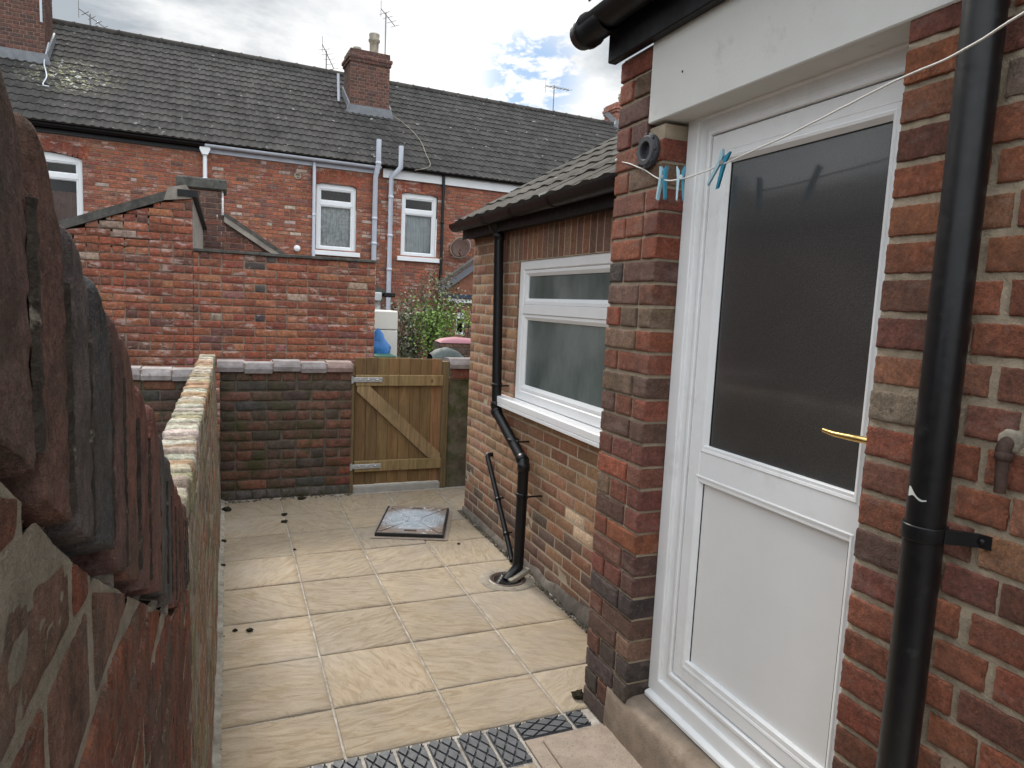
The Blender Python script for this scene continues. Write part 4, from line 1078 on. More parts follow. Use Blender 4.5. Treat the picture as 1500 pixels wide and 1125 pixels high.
mb = MB(); mb.prism(SW, [(8.45, 2.72), (12.4, 2.65), (12.4, 2.70), (8.45, 2.79)], -.15, .05); mb.build('eaves_board', M['black_board'], oh)
mb = MB(); mb.prism(OF, [(-4.2, 1.28), (-4.2, 1.33), (-.38, 2.78), (-.38, 2.73)], -3.8, -.13); mb.build('roof', M['slate_dark'], oh)
yw = thing('yard_wall', 'tall red brick yard wall with thin dark coping right of the sloping outhouse', 'wall', (.66, 8.6, 0))
mb = MB(); wall(mb, OF, -.355, 1.675, 0, 2.135, OUT, rng, ch=.0857, L=.235, bond='garden', lvl=1, step=.08, amp=.004, r=.008, jit=.005, D=.03, shift=-.06)
wall(mb, Fr((1.675, 0, 0), (0, 1, 0), (0, 0, 1), (1, 0, 0)), 8.5, 8.75, 0, 2.135, OUT, rng, bond='header', lvl=0)
mb.build('brick_face', [M['brick_out'], M['mortar_out']], yw)
mb = MB()
u = -.355
while u < 1.69:
    w_ = rng.uniform(.3, .5); mb.box(OF, u, min(u + w_, 1.70), 2.136 + rng.uniform(-.003, .004), 2.168, -.27, .035, .004); u += w_ + .003
mb.build('coping', M['slate_dark'], yw)
BF = Fr((0, 12.0, 0), (1, 0, 0), (0, 0, 1), (0, -1, 0))
go = thing('gabled_outhouse', 'small dark brick gable with a capped chimney stub behind the outhouse', 'outbuilding', (0, 13, 0))
btop = lambda u: 3.3 if u < -.06 else 2.93 - (u + .06) * .63
DKB = [((.15, .075, .06), 3), ((.11, .065, .055), 3), ((.20, .08, .055), 1.5), ((.22, .15, .12), .7)]
mb = MB(); wall(mb, BF, -.68, 1.7, 0, 3.3, DKB, rng, top=btop, lvl=0, r=.006, proud=.01)
mb.build('gable_wall', [M['brick_chim'], M['mortar_far']], go)
mb = MB(); mb.box(BF, -.67, -.06, 2.4, 3.29, -.5, -.011, 0); mb.build('chimney_stub', M['brick_chim'], go)
mb = MB(); mb.box(BF, -.73, -.01, 3.28, 3.45, -.56, .06, .02); mb.build('chimney_cap', M['slate_dark'], go)
mb = MB(); mb.prism(BF, [(-.055, 2.90), (-.055, 2.96), (1.75, 1.82), (1.75, 1.76)], -1.8, .07); mb.build('roof', M['slate_dark'], go)
mb = MB(); mb.prism(BF, [(-.05, 2.80), (-.05, 2.90), (1.72, 1.785), (1.72, 1.685)], .012, .06); mb.build('barge_board', M['render'], go)
# yard rubbish beyond the gate
ff = thing('metal_cabinet', 'tall cream two door cabinet standing past the gate at the end of the brick wall', 'cabinet', (2.03, 9.6, 0))
mb = MB(); CF = Fr((0, 9.5, 0), (1, 0, 0), (0, 0, 1), (0, -1, 0)); mb.box(CF, 1.78, 2.20, .0, 1.545, -.5, 0, .012); mb.build('casing', M['panel_cream'], ff)
for a, b in ((.03, 1.27), (1.285, 1.535)):
    mb = MB(); mb.box(CF, 1.785, 2.195, a, b, .003, .03, .008); mb.build('door', M['panel_cream'], ff)
mb = MB(); n, m_ = 8, 14; vs = []
for j in range(m_ + 1):
    t = j / m_; z = 1.30 - .39 * t
    hw = .012 + .135 * min(1, t * 1.5) ** .8 * (1 - .35 * max(0, t - .8) * 5)
    for i in range(n * 2):
        a = 2 * math.pi * i / (n * 2); k = 1 + .25 * noise.noise(Vector((math.cos(a) * 2, math.sin(a) * 2, t * 4)))
        vs.append((1.90 + .045 * t + math.cos(a) * hw * k, 9.38 + math.sin(a) * (.02 + .05 * t) * k, z))
mb.add(vs, [(j * 16 + i, j * 16 + (i + 1) % 16, (j + 1) * 16 + (i + 1) % 16, (j + 1) * 16 + i) for j in range(m_) for i in range(16)], smooth=True)
tag(mb.build('plastic_bag', M['blue_bag'], origin=(1.92, 9.38, .9)), 'blue plastic bag hanging on the cream cabinet past the gate', 'bag')
gb = thing('garden_bin', 'green plastic bin partly hidden under the blue bag', 'bin', (1.95, 9.1, 0))
mb = MB(); mb.box(Fr((0, 9.3, 0), (1, 0, 0), (0, 0, 1), (0, -1, 0)), 1.78, 2.06, 0, .93, -.0, .35, .03); mb.build('tub', M['green_plastic'], gb)
mb = MB(); mb.box(Fr((0, 9.3, 0), (1, 0, 0), (0, 0, 1), (0, -1, 0)), 1.77, 2.07, .93, .96, -.01, .36, .012); mb.build('lid', M['green_plastic'], gb)

def shrub(name, label, c, rad, zc, zh, n, cols, seed, leaf=.05, stems=12):
    rg = random.Random(seed); t = thing(name, label, 'shrub', (c[0], c[1], 0), 'shrubs past the gate')
    mb = MB(); tips = []
    for k in range(stems):
        a = rg.uniform(0, 6.28); r_ = rad * rg.uniform(.2, .9); top_ = zc + zh * rg.uniform(.1, .9)
        p = [Vector((c[0] + .08 * math.cos(a), c[1] + .08 * math.sin(a), 0))]
        for i in range(1, 5):
            q = i / 4; p.append(Vector((c[0] + math.cos(a) * r_ * q ** 1.4, c[1] + math.sin(a) * r_ * q ** 1.4, top_ * q)) + noise.noise_vector(Vector((k, i, seed))) * .05)
        mb.tube(p, [.014, .011, .009, .007, .004], 6); tips.append(p)
    mb.build('stem', M['stem'], t)
    mb = MB(); clumps_ = [(rg.gauss(0, .5) * rad, rg.gauss(0, .45) * rad, zc + rg.uniform(-zh, zh), rg.uniform(.08, .24)) for _ in range(34)]
    for _ in range(n):
        x, y, z, s_ = rg.choice(clumps_)
        p = Vector((c[0] + x + rg.gauss(0, s_), c[1] + y + rg.gauss(0, s_), max(.1, z + rg.gauss(0, s_))))
        d = Vector((rg.gauss(0, 1), rg.gauss(0, 1), rg.gauss(.2, 1))).normalized(); e = d.cross(Vector((rg.gauss(0, 1), rg.gauss(0, 1), rg.gauss(0, 1)))).normalized()
        l = leaf * rg.uniform(.5, 1.3); w_ = l * .38; co = rg.choice(cols); g = rg.uniform(.6, 1.4)
        mb.add([p, p + d * l * .5 + e * w_, p + d * l, p + d * l * .5 - e * w_], [(0, 1, 2, 3)], (co[0] * g, co[1] * g, co[2] * g, 1))
    mb.build('foliage', M['leaf'], t)
    return t
M['stem'] = m_plain('twig bark', (.07, .055, .04), .9)
shrub('shrub', 'grey green twiggy shrub just right of the cream cabinet', (2.75, 10.9), .36, 1.15, .42, 2600, [(.08, .10, .055), (.13, .14, .10), (.06, .07, .04), (.2, .19, .14)], 1, .05, 26)
shrub('shrub', 'tall loose brownish shrub against the terrace wall beside the black drainpipe', (3.35, 11.6), .42, 1.62, .42, 1900, [(.085, .072, .035), (.11, .095, .05), (.055, .065, .03), (.15, .13, .09)], 2, .045, 22)
shrub('shrub', 'bright lime green bush in front of the darker shrubs past the gate', (3.02, 10.5), .19, 1.25, .26, 1700, [(.10, .16, .028), (.075, .125, .024), (.14, .20, .045)], 3, .05, 12)
shrub('shrub', 'small lime sprig in front of the low brick annexe', (4.0, 11.9), .12, 1.42, .12, 260, [(.17, .25, .04), (.12, .19, .03)], 4, .05, 6)
pk = thing('covered_bench', 'long faded pink padded cover lying on a low brick planter past the gate', 'cover', (2.8, 8.6, 0))
mb = MB(); prof = [(0, 0), (.03, .012), (.05, .04), (.045, .075), (.02, .10), (0, .11)]
vs = []
n = 24
for i in range(n + 1):
    t = i / n; hh = .055 * (1 - (2 * t - 1) ** 4) ** .5 * (.8 + .35 * (1 - abs(2 * t - .8))) + .012
    for k in range(9):
        a = math.pi * k / 8; vs.append((2.50 + .62 * t, 8.55 - math.cos(a) * .14, 1.178 + math.sin(a) * hh))
mb.add(vs, [(i * 9 + k, i * 9 + k + 1, (i + 1) * 9 + k + 1, (i + 1) * 9 + k) for i in range(n) for k in range(8)], smooth=True); mb.build('pad', M['pink'], pk)
mb = MB(); wall(mb, Fr((0, 8.42, 0), (1, 0, 0), (0, 0, 1), (0, -1, 0)), 2.5, 3.2, 0, 1.17, DARK, rng, lvl=0); mb.box(F, 2.5, 3.2, 8.44, 8.7, 0, 1.17, 0, (1, 1, 1, 1), 1); mb.build('planter', [M['brick_back'], M['mortar_dark']], pk)
mb = MB(); vs = []; n = 26
for i in range(n + 1):
    t = i / n; x = 2.33 + .42 * t; hh = (.17 * math.sin(math.pi * min(1, .12 + t * .8)) ** .6) * (1 + .2 * noise.noise(Vector((x * 6, 1, 1))))
    for k in range(11):
        a = math.pi * k / 10; p = Vector((x, 8.25 - math.cos(a) * .16, .96 + math.sin(a) * hh)); vs.append(p + noise.noise_vector(p * 14) * .012)
mb.add(vs, [(i * 11 + k, i * 11 + k + 1, (i + 1) * 11 + k + 1, (i + 1) * 11 + k) for i in range(n) for k in range(10)], smooth=True)
mb.box(F, 2.34, 2.74, 8.12, 8.38, 0, .97)
tag(mb.build('tarpaulin_heap', M['tarp'], origin=(2.55, 8.25, 0)), 'dark green tarpaulin draped in a hump behind the gate beside the pink cover', 'tarpaulin')
an = thing('garden_annexe', 'low brick annexe with brown tiled gable and grey barge board past the shrubs', 'outbuilding', (5, 13.5, 0))
AF = Fr((0, 13.2, 0), (1, 0, 0), (0, 0, 1), (0, -1, 0))
mb = MB(); wall(mb, AF, 4.02, 6.4, 0, 1.78, DKB + OUT[:2], rng, lvl=0, holes=((4.24, 4.45, 1.06, 1.50),)); mb.build('brick_wall', [M['brick_out'], M['mortar_far']], an)
mb = MB()
for k in range(5):
    z0 = 1.87 + k * .16; x0 = 3.93 + (z0 - 1.9) / .75 + .06
    mb.prism(AF, [(x0, z0), (6.4, z0), (6.4, z0 + .17), (x0 + .19, z0 + .17)], -.05, .03 - k * .001)
mb.build('hung_tiles', M['clay'], an)
mb = MB(); mb.prism(AF, [(3.86, 1.83), (3.86, 1.99), (5.6, 3.29), (5.6, 3.13)], .032, .07); mb.build('barge_board', M['grey_board'], an)
mb = MB(); mb.prism(AF, [(3.82, 1.99), (3.82, 2.04), (5.6, 3.37), (5.6, 3.31)], -.12, .10); mb.build('roof', M['slate_dark'], an)
mb = MB(); mb.box(AF, 3.92, 6.4, 1.79, 1.87, -.02, .10, .006); mb.build('eaves_beam', M['navy'], an)
mb = MB(); mb.box(AF, 4.05, 4.55, 1.70, 1.775, .0, .06, .006); mb.build('white_board', M['upvc_far'], an)
casement(an, AF, 4.24, 4.45, 1.06, 1.47, .02, 1.40, M['upvc_far'], fw=.035, sash_w=.008, arch=.03)

nwg = thing('neighbour_wing', 'plain brick rear wing of the house next door, reflected dark in the door glass', 'building', (-6, 6, 0))
NW = Fr((-4.6, 0, 0), (0, 1, 0), (0, 0, 1), (1, 0, 0))
mb = MB(); wall(mb, NW, 1.0, 10.4, 0, 3.1, DKB, rng, lvl=0); wall(mb, Fr((0, 10.4, 0), (1, 0, 0), (0, 0, 1), (0, 1, 0)), -8, -4.6, 0, 3.1, DKB, rng, lvl=0)
mb.build('brick_wall', [M['brick_chim'], M['mortar_far']], nwg)
mb = MB(); sl = R(30); tiles(mb, (-4.45, 1.0, 3.1), (0, 1, 0), (-math.cos(sl), 0, math.sin(sl)), (math.sin(sl), 0, math.cos(sl)), 9.5, 1.6, .32, .29, .014, 4, .03, rng, .004); mb.build('roof', M['tile'], nwg)
mb = MB(); half_gutter(mb, (Vector((-4.47, 10.5, 3.09)), Vector((-4.47, 1.0, 3.09)))); mb.build('gutter', M['black_plastic'], nwg)

# ------------------------------------------------------------------ terrace behind
rng = random.Random(123)
def gutter_run(parent, s0, s1, m_, z=4.60, off=.14):
    mb = MB(); half_gutter(mb, (TER(s1, z, off), TER(s0, z, off)), .06); mb.box(TER, s0, s1, 4.46, 4.62, .012, .03, .003); mb.build('gutter', M[m_], parent)
def far_window(parent, u0, u1, v0, v1, transom, curtain):
    w = casement(parent, TER, u0, u1, v0, v1, .05, transom, M['upvc_far'], fw=.075, sash_w=.035, arch=.07, curtain=curtain, sill=(.09, .10, .07))
    mb = MB(); k = int((u1 - u0 + .2) / .082); 
    for i in range(k):
        t = (i + .5) / k; uu = u0 - .1 + (u1 - u0 + .2) * t; lean = (t - .5) * .28
        vb = v1 + .075 * (1 - (2 * min(1, max(0, (uu - u0) / (u1 - u0))) - 1) ** 2) + .004
        a = .036
        c = pick([((.27, .075, .045), 1), ((.22, .07, .05), 1), ((.31, .09, .05), 1)], rng)
        mb.prism(TER, [(uu - a, vb), (uu + a, vb), (uu + a + lean * .2 + .005, vb + .235), (uu - a + lean * .2 - .005, vb + .235)], -.05, .010, c)
    mb.build('brick_arch', M['brick_far'], w)
    return w
def terrace_house(name, label, s0, s1, holes, ridge=True, ztop=4.6, pal=TERP):
    h = thing(name, label, 'house', E((s0 + s1) / 2, 4, 0), 'terraced houses behind the yard')
    mb = MB(); wall(mb, TER, s0, s1, 0, ztop, pal, rng, ch=.078, L=.235, j=.012, bond='garden', holes=holes, lvl=0, proud=.008, D=.014, r=.006, jit=.004)
    mb.box(TER, s0, s1, 0, 1.0, -.3, -.01, 0, (1, 1, 1, 1), 1)
    mb.build('brick_wall', [M['brick_far'], M['mortar_far']], h)
    mb = MB(); sl = math.atan(.72); T_ = dN * math.cos(sl) + Z * math.sin(sl); N_ = -dN * math.sin(sl) + Z * math.cos(sl)
    tiles(mb, E(s0, -.22, 4.63), dS, T_, N_, s1 - s0, 4.22 / math.cos(sl), .315, .15, .016, 5, .022, rng, .0022)
    tiles(mb, E(s0, 8.2, 4.63), dS, -dN * math.cos(sl) + Z * math.sin(sl), dN * math.sin(sl) + Z * math.cos(sl), s1 - s0, 4.22 / math.cos(sl), 1.2, .9, .0, 1, .0, rng, .0)
    s = s0
    while s < s1 - .05:
        b = min(s + .45, s1); n = 8; vs = []
        for q, rr in ((s, .115), (s + .06, .13), (s + .061, .115), (b, .112)):
            q = min(q, b)
            vs += [E(q, 4.0 - math.cos(math.pi * i / n) * rr, 7.62 + math.sin(math.pi * i / n) * rr + rng.uniform(0, .003)) for i in range(n + 1)]
        g = rng.uniform(.9, 1.5); mb.add(vs, [(j * 9 + i, j * 9 + i + 1, (j + 1) * 9 + i + 1, (j + 1) * 9 + i) for j in range(3) for i in range(n)], (g, g * .97, g * .92, 1)); s = b
    mb.build('roof', M['tile'], h)
    return h
def chimney(parent, s0, s1, o0, o1, z0, z1, pots=(), name='chimney', cap=True, brickmat='brick_chim'):
    mb = MB()
    for fr_, a, b in ((Fr(E(0, o0, 0), dS, Z, -dN), s0, s1), (Fr(E(s0, 0, 0), dN, Z, -dS), o0, o1), (Fr(E(s1, 0, 0), dN, Z, dS), o0, o1), (Fr(E(0, o1, 0), dS, Z, dN), s0, s1)):
        wall(mb, fr_, a, b, z0, z1, CHM, rng, ch=.078, L=.235, bond='english', lvl=0, proud=.008, D=.014)
        if cap:
            e = .05
            for z_, ee in ((z1 - .30, .03), (z1 - .22, .055)):
                wall(mb, Fr(fr_.O + fr_.N * ee, fr_.U, fr_.V, fr_.N), a - ee, b + ee, z_, z_ + .078, CHM, rng, ch=.078, lvl=0)
            wall(mb, fr_, a - .0, b + .0, z1 - .14, z1, CHM, rng, ch=.07, lvl=0)
    mb.prism(Fr(E(0, 0, z1), dS, dN, Z), [(s0, o0), (s1, o0), (s1, o1), (s0, o1)], -.02, .0, (.2, .17, .14, 1), 1)
    if cap:
        mb.prism(Fr(E(0, 0, z1 - .2), dS, dN, Z), [(s0 - .05, o0 - .05), (s1 + .05, o0 - .05), (s1 + .05, o1 + .05), (s0 - .05, o1 + .05)], -.02, .055, (.2, .17, .14, 1), 1)
    c = mb.build(name, [M[brickmat], M['mortar_far']], parent)
    for ps, po, r_, h_ in pots:
        mb = MB(); mb.lathe(E(ps, po, z1 - .02), Z, [(r_ * 1.15, 0), (r_ * 1.1, .05), (r_ * .95, .1), (r_, h_ * .62), (r_ * 1.25, h_ * .68), (r_ * 1.25, h_ * .76), (r_ * 1.05, h_ * .8), (r_ * 1.15, h_ * .95), (r_ * 1.1, h_), (r_ * .8, h_), (r_ * .8, h_ * .6)], 16); mb.build('chimney_pot', M['pot'], c)
    z_ = z0; zz = lambda o: 4.63 + .72 * (o + .22)
    mb = MB(); mb.prism(TER, [(s0 - .14, zz(o0) - .12), (s1 + .14, zz(o0) - .12), (s1 + .04, zz(o0) + .16), (s0 - .04, zz(o0) + .16)], -o0 + .02, -o0 + .09)
    for ss, sg in ((s0, -1), (s1, 1)):
        mb.prism(Fr(E(ss, 0, 0), dN, Z, dS * sg), [(o0 - .08, zz(o0 - .08) + .03), (o1, zz(o1) + .03), (o1, zz(o1) + .22), (o0 - .04, zz(o0) + .22)], .012, .05)
    mb.build('flashing', M['lead'], c)
    return c

h1 = terrace_house('terraced_house', 'terraced house with black gutter, wide white window and yellow lichen on its roof', -9.59, .31, ((-3.1, -1.80, 2.9, 4.13),))
gutter_run(h1, -9.5, .30, 'black_plastic')
w = far_window(h1, -3.1, -1.80, 2.62, 4.06, 3.72, (-3.05, -1.85, 3.45, 'clay'))
chimney(h1, -4.1, -2.62, 1.95, 2.9, 5.6, 10.0, cap=False)
mb = MB(); mb.box(Fr(E(-2.62, 1.9, 0), dS, Z, -dN), -.06, -.02, 6.95, 10, .02, .06, .005); mb.build('flue_pipe', M['white_pipe'], h1)
mb = MB(); mb.tube(smooth_path([E(-2.55, 1.9, 6.6), E(-2.63, 1.85, 6.2), E(-2.56, 1.5, 5.95), E(-2.50, 1.2, 5.75), E(-2.52, .9, 5.52), E(-2.42, .9, 5.5)]), .012, 6); mb.build('cable', M['white_pipe'], h1)
h2 = terrace_house('terraced_house', 'middle terraced house with grey gutter, tall chimney and net curtained window', .31, 3.91, ((2.50, 3.36, 2.72, 4.13),))
gutter_run(h2, .31, 3.86, 'white_pipe')
far_window(h2, 2.50, 3.36, 2.70, 4.10, 3.72, (2.55, 3.30, 3.72, 'curtain'))
chimney(h2, 3.59, 4.56, 2.0, 2.75, 5.5, 7.72, ((4.24, 2.35, .115, .56), (3.82, 2.35, .09, .16)))
mb = MB(); mb.tube([E(3.38, 2.3, 6.5), E(3.36, 2.3, 7.15)], .035, 8); mb.build('vent_pipe', M['white_pipe'], h2)
mb = MB(); mb.lathe(TER(2.105, 4.215, .005), -dN, [(.075, 0), (.075, .015), (.05, .018), (.045, .004), (0, .004)], 14); mb.build('air_vent', M['pot'], h2)
mb = MB(); mb.lathe(TER(2.105, 2.70, .005), -dN, [(.07, 0), (.07, .03), (.05, .05), (0, .055)], 14); mb.build('flue_cap', M['upvc_far'], h2)
h3 = terrace_house('terraced_house', 'terraced house with white fascia board and lace curtained window at the right', 3.91, 12.46, ((4.39, 5.24, 2.72, 4.13),))
mb = MB(); mb.box(TER, 3.93, 12.45, 4.40, 4.60, .012, .06, .004); mb.build('fascia', M['upvc_far'], h3)
mb = MB(); half_gutter(mb, (TER(12.45, 4.63, .13), TER(3.95, 4.63, .13)), .045); mb.build('gutter', M['black_plastic'], h3)
w3 = far_window(h3, 4.39, 5.235, 2.70, 4.10, 3.72, (4.45, 5.2, 3.66, 'blind'))
mb = MB(); mb.tube(smooth_path([E(4.62, 1.95, 6.30), E(4.9, 1.5, 5.97), E(5.05, .9, 5.54), E(5.02, .3, 5.11), E(4.95, -.24, 4.74), E(4.6, -.25, 4.6)]), .007, 6); mb.build('cable', M['pot'], h3)
h4 = thing('end_house', 'far end house showing one terracotta chimney and dark roof past the terrace', 'house', E(15, 4, 0), 'terraced houses behind the yard')
mb = MB(); wall(mb, TER, 12.47, 18, 0, 4.3, TERP, rng, ch=.078, lvl=0); mb.build('brick_wall', [M['brick_far'], M['mortar_far']], h4)
mb = MB(); sl = math.atan(.72); T_ = dN * math.cos(sl) + Z * math.sin(sl); N_ = -dN * math.sin(sl) + Z * math.cos(sl)
tiles(mb, E(12.47, -.2, 4.3), dS, T_, N_, 5.5, 4.9, .315, .15, .016, 4, .022, rng, .0022); mb.build('roof', M['tile'], h4)
CHM_keep = CHM[:]; CHM[:] = [((.42, .17, .12), 2), ((.36, .14, .10), 2)]
chimney(h4, 12.50, 13.3, 3.9, 4.6, 6.6, 8.35, ((12.9, 4.25, .1, .4),), brickmat='brick_far'); CHM[:] = CHM_keep

def ext_pipe(name, label, pts, r_, m_, brackets=()):
    t = thing(name, label, 'drainpipe', pts[-1], 'pipes on the terrace walls')
    mb = MB(); mb.tube(pts, r_, 14); mb.build('pipe', M[m_], t)
    for p in brackets:
        mb = MB(); mb.lathe(p, Z, [(r_, 0), (r_ * 1.14, .003), (r_ * 1.14, .06), (r_, .063)], 14); mb.build('collar', M[m_], t)
    return t
t = ext_pipe('rainwater_pipe', 'short white pipe under a hopper where the black gutter ends', [TER(.31, 4.42, .09), TER(.31, .1, .09)], .04, 'upvc_far', [TER(.31, 3.9, .09)])
mb = MB(); mb.prism(TER, [(.23, 4.60), (.39, 4.60), (.41, 4.50), (.36, 4.40), (.26, 4.40), (.21, 4.50)], .02, .16); mb.build('hopper', M['upvc_far'], t)
ext_pipe('rainwater_pipe', 'thin pale grey pipe left of the net curtained window', [TER(2.44, 4.54, .07), TER(2.44, .1, .07)], .035, 'white_pipe', [TER(2.44, 3.4, .07)])
ext_pipe('soil_pipe', 'left white soil pipe of two, rising past the eaves right of the net curtained window', [TER(3.77, 5.15, .26), TER(3.77, 4.62, .26), TER(3.755, 4.38, .08), TER(3.755, .1, .08)], .055, 'white_pipe', [TER(3.755, 3.45, .08), TER(3.755, 2.9, .08), TER(3.77, 4.62, .26)])
ext_pipe('soil_pipe', 'right white soil pipe of two, kinked at the fascia beside the lace curtained window', [TER(4.27, 5.08, .26), TER(4.27, 4.62, .26), TER(4.11, 4.42, .09), TER(4.11, .1, .09)], .055, 'white_pipe', [TER(4.11, 3.95, .09), TER(4.11, 3.1, .09), TER(4.11, 2.35, .09)])
ext_pipe('rainwater_pipe', 'black drainpipe right of the lace curtained window', [TER(5.345, 4.60, .08), TER(5.345, .1, .08)], .036, 'black_plastic', [TER(5.345, 3.5, .08)])
M['dish'] = m_plain('brown mesh dish', (.12, .07, .055), .6, .3, .3, 30)
sd = thing('satellite_dish', 'small satellite dish on the terrace wall above the annexe', 'satellite dish', TER(5.74, 2.95, .1))
ax = (-dN * .75 + dS * -.75 + Z * .3).normalized()
mb = MB(); mb.lathe(TER(5.78, 2.98, .22), ax, [(.0, -.03), (.1, -.022), (.19, .0), (.25, .03), (.253, .033), (.19, .004), (.1, -.018), (0, -.026)], 28); mb.build('dish', M['dish'], sd)
mb = MB(); mb.lathe(TER(5.78, 2.98, .22), ax, [(.235, .016), (.26, .03), (.262, .036), (.245, .03)], 28); mb.build('rim', M['pot'], sd)
mb = MB(); mb.tube([TER(5.74, 2.85, 0), TER(5.74, 2.85, .12), TER(5.77, 2.95, .2)], .018, 8); mb.tube([TER(5.77, 2.80, .22), TER(5.60, 2.86, .55)], .012, 8); mb.build('arm', M['rust'], sd)
lt = thing('porch_roof', 'small dark lean to end with a pale box below, at the foot of the white soil pipe', 'porch', (2.5, 12, 0))
mb = MB(); LF = Fr((0, 12, 0), (1, 0, 0), (0, 0, 1), (0, -1, 0)); mb.prism(LF, [(1.9, 1.98), (2.30, 1.99), (2.56, 1.85), (2.56, 1.80), (1.9, 1.84)], -.4, 0); mb.build('roof', M['slate_dark'], lt)
mb = MB(); mb.box(LF, 2.30, 2.49, 1.66, 1.82, -.15, .02, .02); mb.build('lamp_box', M['fitting'], lt)
mb = MB(); mb.box(LF, 2.52, 2.72, 1.74, 1.82, -.3, .03, .01); mb.build('gutter_end', M['black_plastic'], lt)
mb = MB(); mb.box(LF, 1.9, 2.5, 0, 1.83, -.4, -.16); mb.build('wall', M['brick_out'], lt)

def aerial(label, s, z0, z1, boom, tilt=0, n=6, flip=1):
    t = thing('tv_aerial', label, 'aerial', E(s, 4, z0), 'television aerials on the ridge')
    mb = MB(); mb.tube([E(s, 4, z0 - .2), E(s, 4, z1)], .017, 6); mb.build('mast', M['aerial'], t)
    mb = MB(); d = (dS * math.cos(tilt) * flip + dN * .5 + Z * math.sin(tilt)).normalized()
    c = E(s, 4, z1 - .06); a, b = c - d * boom * .35, c + d * boom * .65; mb.tube([a, b], .011, 6)
    for i in range(n):
        p = a.lerp(b, i / (n - 1)); e = d.cross(Z).normalized() if i else Z
        mb.tube([p - e * (.2 - .012 * i), p + e * (.2 - .012 * i)], .007, 5)
    mb.build('yagi', M['aerial'], t)
aerial('low aerial near the left chimney, boom slanting down to the ridge', -2.03, 7.6, 7.98, .75, R(-25), 6)
aerial('aerial on the ridge just left of the tall chimney', 3.36, 7.6, 8.2, .7, R(-35), 6, .6)
aerial('tallest aerial, rising behind the chimney pot', 4.94, 7.6, 9.5, .6, R(-30), 5)
aerial('widest aerial, on the ridge right of the tall chimney', 10.25, 7.6, 8.5, 1.3, R(10), 8)

# ------------------------------------------------------------------ sky, sun, camera
SUN_AZ, SUN_EL = R(-8), R(40)         # azimuth from +Y towards +X
sd_ = Vector((math.sin(SUN_AZ) * math.cos(SUN_EL), math.cos(SUN_AZ) * math.cos(SUN_EL), math.sin(SUN_EL)))
w = bpy.data.worlds.new('World'); sc.world = w; w.use_nodes = True
nt = w.node_tree; nt.nodes.clear()
def nn(t, **k):
    x = nt.nodes.new(t)
    for a, b in k.items(): setattr(x, a, b)
    return x
def mr(f, a, b, c, d):
    x = nn('ShaderNodeMapRange'); nt.links.new(f, x.inputs[0])
    for i, v in enumerate((a, b, c, d)): x.inputs[i + 1].default_value = v
    return x.outputs[0]
def mixc(f, a, b, mode='MIX'):
    x = nn('ShaderNodeMix', data_type='RGBA', blend_type=mode)
    for s_, v in ((x.inputs[0], f), (x.inputs[6], a), (x.inputs[7], b)):
        if hasattr(v, 'links'): nt.links.new(v, s_)
        else: s_.default_value = v if not isinstance(v, tuple) else (*v, 1)
    return x.outputs[2]
def mth(op, a, b):
    x = nn('ShaderNodeMath', operation=op)
    for s_, v in ((x.inputs[0], a), (x.inputs[1], b)):
        if hasattr(v, 'links'): nt.links.new(v, s_)
        else: s_.default_value = v
    return x.outputs[0]
sky = nn('ShaderNodeTexSky', sky_type='NISHITA'); sky.sun_disc = False; sky.sun_elevation = SUN_EL; sky.sun_rotation = SUN_AZ; sky.air_density = 1.0; sky.dust_density = 1.5
tc = nn('ShaderNodeTexCoord'); dirv = tc.outputs['Generated']
sp = nn('ShaderNodeSeparateXYZ'); nt.links.new(dirv, sp.inputs[0])
zc = mth('MAXIMUM', sp.outputs[2], .0); den = mth('ADD', zc, .22)
pv = nn('ShaderNodeCombineXYZ'); nt.links.new(mth('DIVIDE', sp.outputs[0], den), pv.inputs[0]); nt.links.new(mth('DIVIDE', sp.outputs[1], den), pv.inputs[1])
def wn(scale, det, rough, dist=0, off=(0, 0, 0)):
    mp = nn('ShaderNodeMapping'); mp.inputs['Location'].default_value = off; nt.links.new(pv.outputs[0], mp.inputs['Vector'])
    x = nn('ShaderNodeTexNoise'); x.inputs['Scale'].default_value = scale; x.inputs['Detail'].default_value = det; x.inputs['Roughness'].default_value = rough; x.inputs['Distortion'].default_value = dist
    nt.links.new(mp.outputs[0], x.inputs['Vector']); return x.outputs['Fac']
n1 = wn(2.1, 9, .60, .35, (5.2, 0.9, 0)); n2 = wn(1.15, 6, .55, .3, (2.4, 6.1, 4))
cover = mr(wn(3.2, 8, .62, .3, (3.1, 1.7, 2)), .33, .40, 0, 1)
GAP = Vector((.375, .876, .305)).normalized()
shade = mr(mth('ADD', mth('MULTIPLY', n1, .6), mth('MULTIPLY', n2, .4)), .42, .54, 0, 1)
gp = nn('ShaderNodeVectorMath', operation='DOT_PRODUCT'); nt.links.new(dirv, gp.inputs[0]); gp.inputs[1].default_value = GAP
cover = mth('SUBTRACT', cover, mth('MULTIPLY', mr(gp.outputs['Value'], .9968, .9995, 0, 1), mr(wn(9.0, 6, .6, .3, (1.2, 4.4, 1)), .47, .56, 0, 1)))
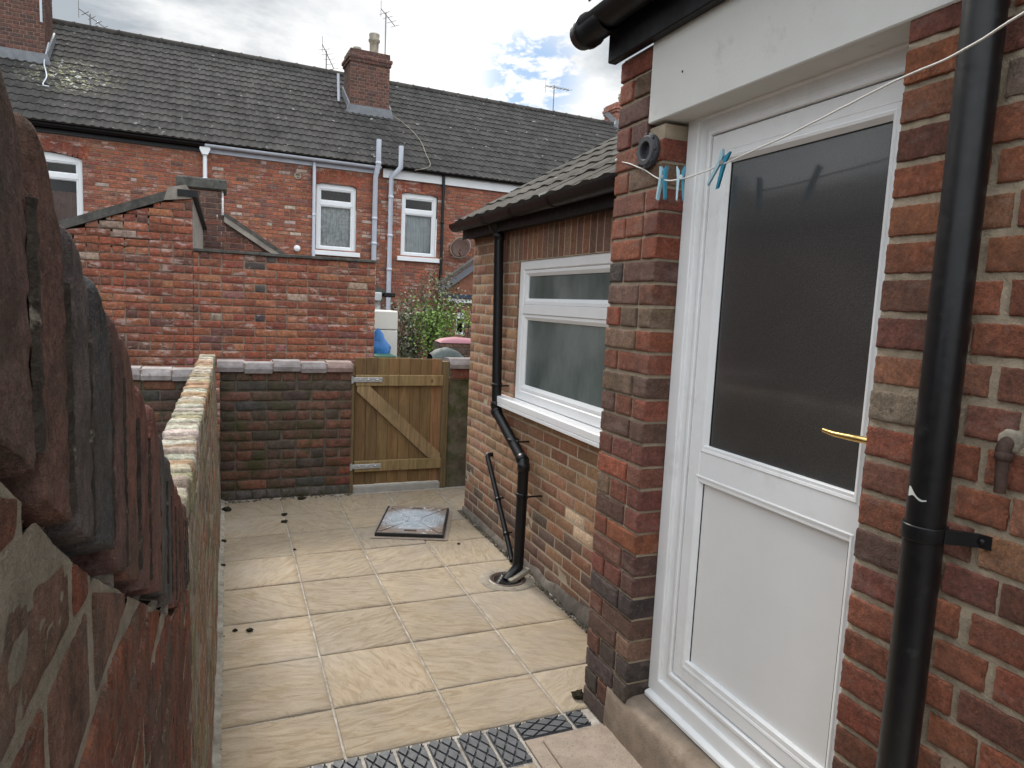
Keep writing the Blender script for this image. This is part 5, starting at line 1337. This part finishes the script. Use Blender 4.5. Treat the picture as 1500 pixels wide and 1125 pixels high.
# clouds are thinnest, hence brightest, around the sun
dt = nn('ShaderNodeVectorMath', operation='DOT_PRODUCT'); nt.links.new(dirv, dt.inputs[0]); gd = Vector((.27, .91, .33)).normalized(); dt.inputs[1].default_value = gd
glow = mr(dt.outputs['Value'], .972, .999, 0, 1)
cl = mixc(shade, (4.15, 4.2, 4.22), (1.95, 2.15, 2.36))
cl = mixc(mth('MULTIPLY', glow, .6), cl, (5.9, 5.85, 5.75))
sky_boost = mth('MULTIPLY', mr(sp.outputs[2], .50, .85, 1.0, 2.2), mr(sp.outputs[1], .45, -.25, 1.0, 2.3))  # clouds overhead and behind the camera brightened, added fill for the walls
sc_ = nn('ShaderNodeVectorMath', operation='SCALE'); nt.links.new(cl, sc_.inputs[0]); nt.links.new(sky_boost, sc_.inputs['Scale'])
sk2 = nn('ShaderNodeVectorMath', operation='MULTIPLY'); nt.links.new(sky.outputs[0], sk2.inputs[0]); sk2.inputs[1].default_value = (.40, .47, .52)
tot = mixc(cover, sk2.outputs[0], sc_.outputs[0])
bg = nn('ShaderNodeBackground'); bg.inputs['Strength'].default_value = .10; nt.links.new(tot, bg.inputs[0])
wo = nn('ShaderNodeOutputWorld'); nt.links.new(bg.outputs[0], wo.inputs[0])
su = bpy.data.lights.new('sun', 'SUN'); su.energy = 1.5; su.angle = R(12); su.color = (1, .94, .85)
so = bpy.data.objects.new('sun', su); COL.objects.link(so); so.rotation_euler = sd_.to_track_quat('Z', 'Y').to_euler()

from mathutils import Matrix
yaw, pitch, roll = R(22.7456952), R(6.56285675), R(-2.61162311)
fwd = Vector((math.sin(yaw) * math.cos(pitch), math.cos(yaw) * math.cos(pitch), -math.sin(pitch)))
right = Vector((math.cos(yaw), -math.sin(yaw), 0)); down = fwd.cross(right)
r2 = right * math.cos(roll) + down * math.sin(roll); d2 = down * math.cos(roll) - right * math.sin(roll)
cam = bpy.data.cameras.new('camera'); co = bpy.data.objects.new('camera', cam); COL.objects.link(co)
cam.sensor_width = 36; cam.lens = 24.0; cam.clip_start = .01; cam.clip_end = 2000
m3 = Matrix((r2, -d2, -fwd)).transposed(); co.matrix_world = Matrix.Translation((0, 0, 1.696)) @ m3.to_4x4()
sc.camera = co
sc.view_settings.view_transform = 'Standard'; sc.view_settings.look = 'None'; sc.view_settings.exposure = 1.25; sc.view_settings.gamma = 1
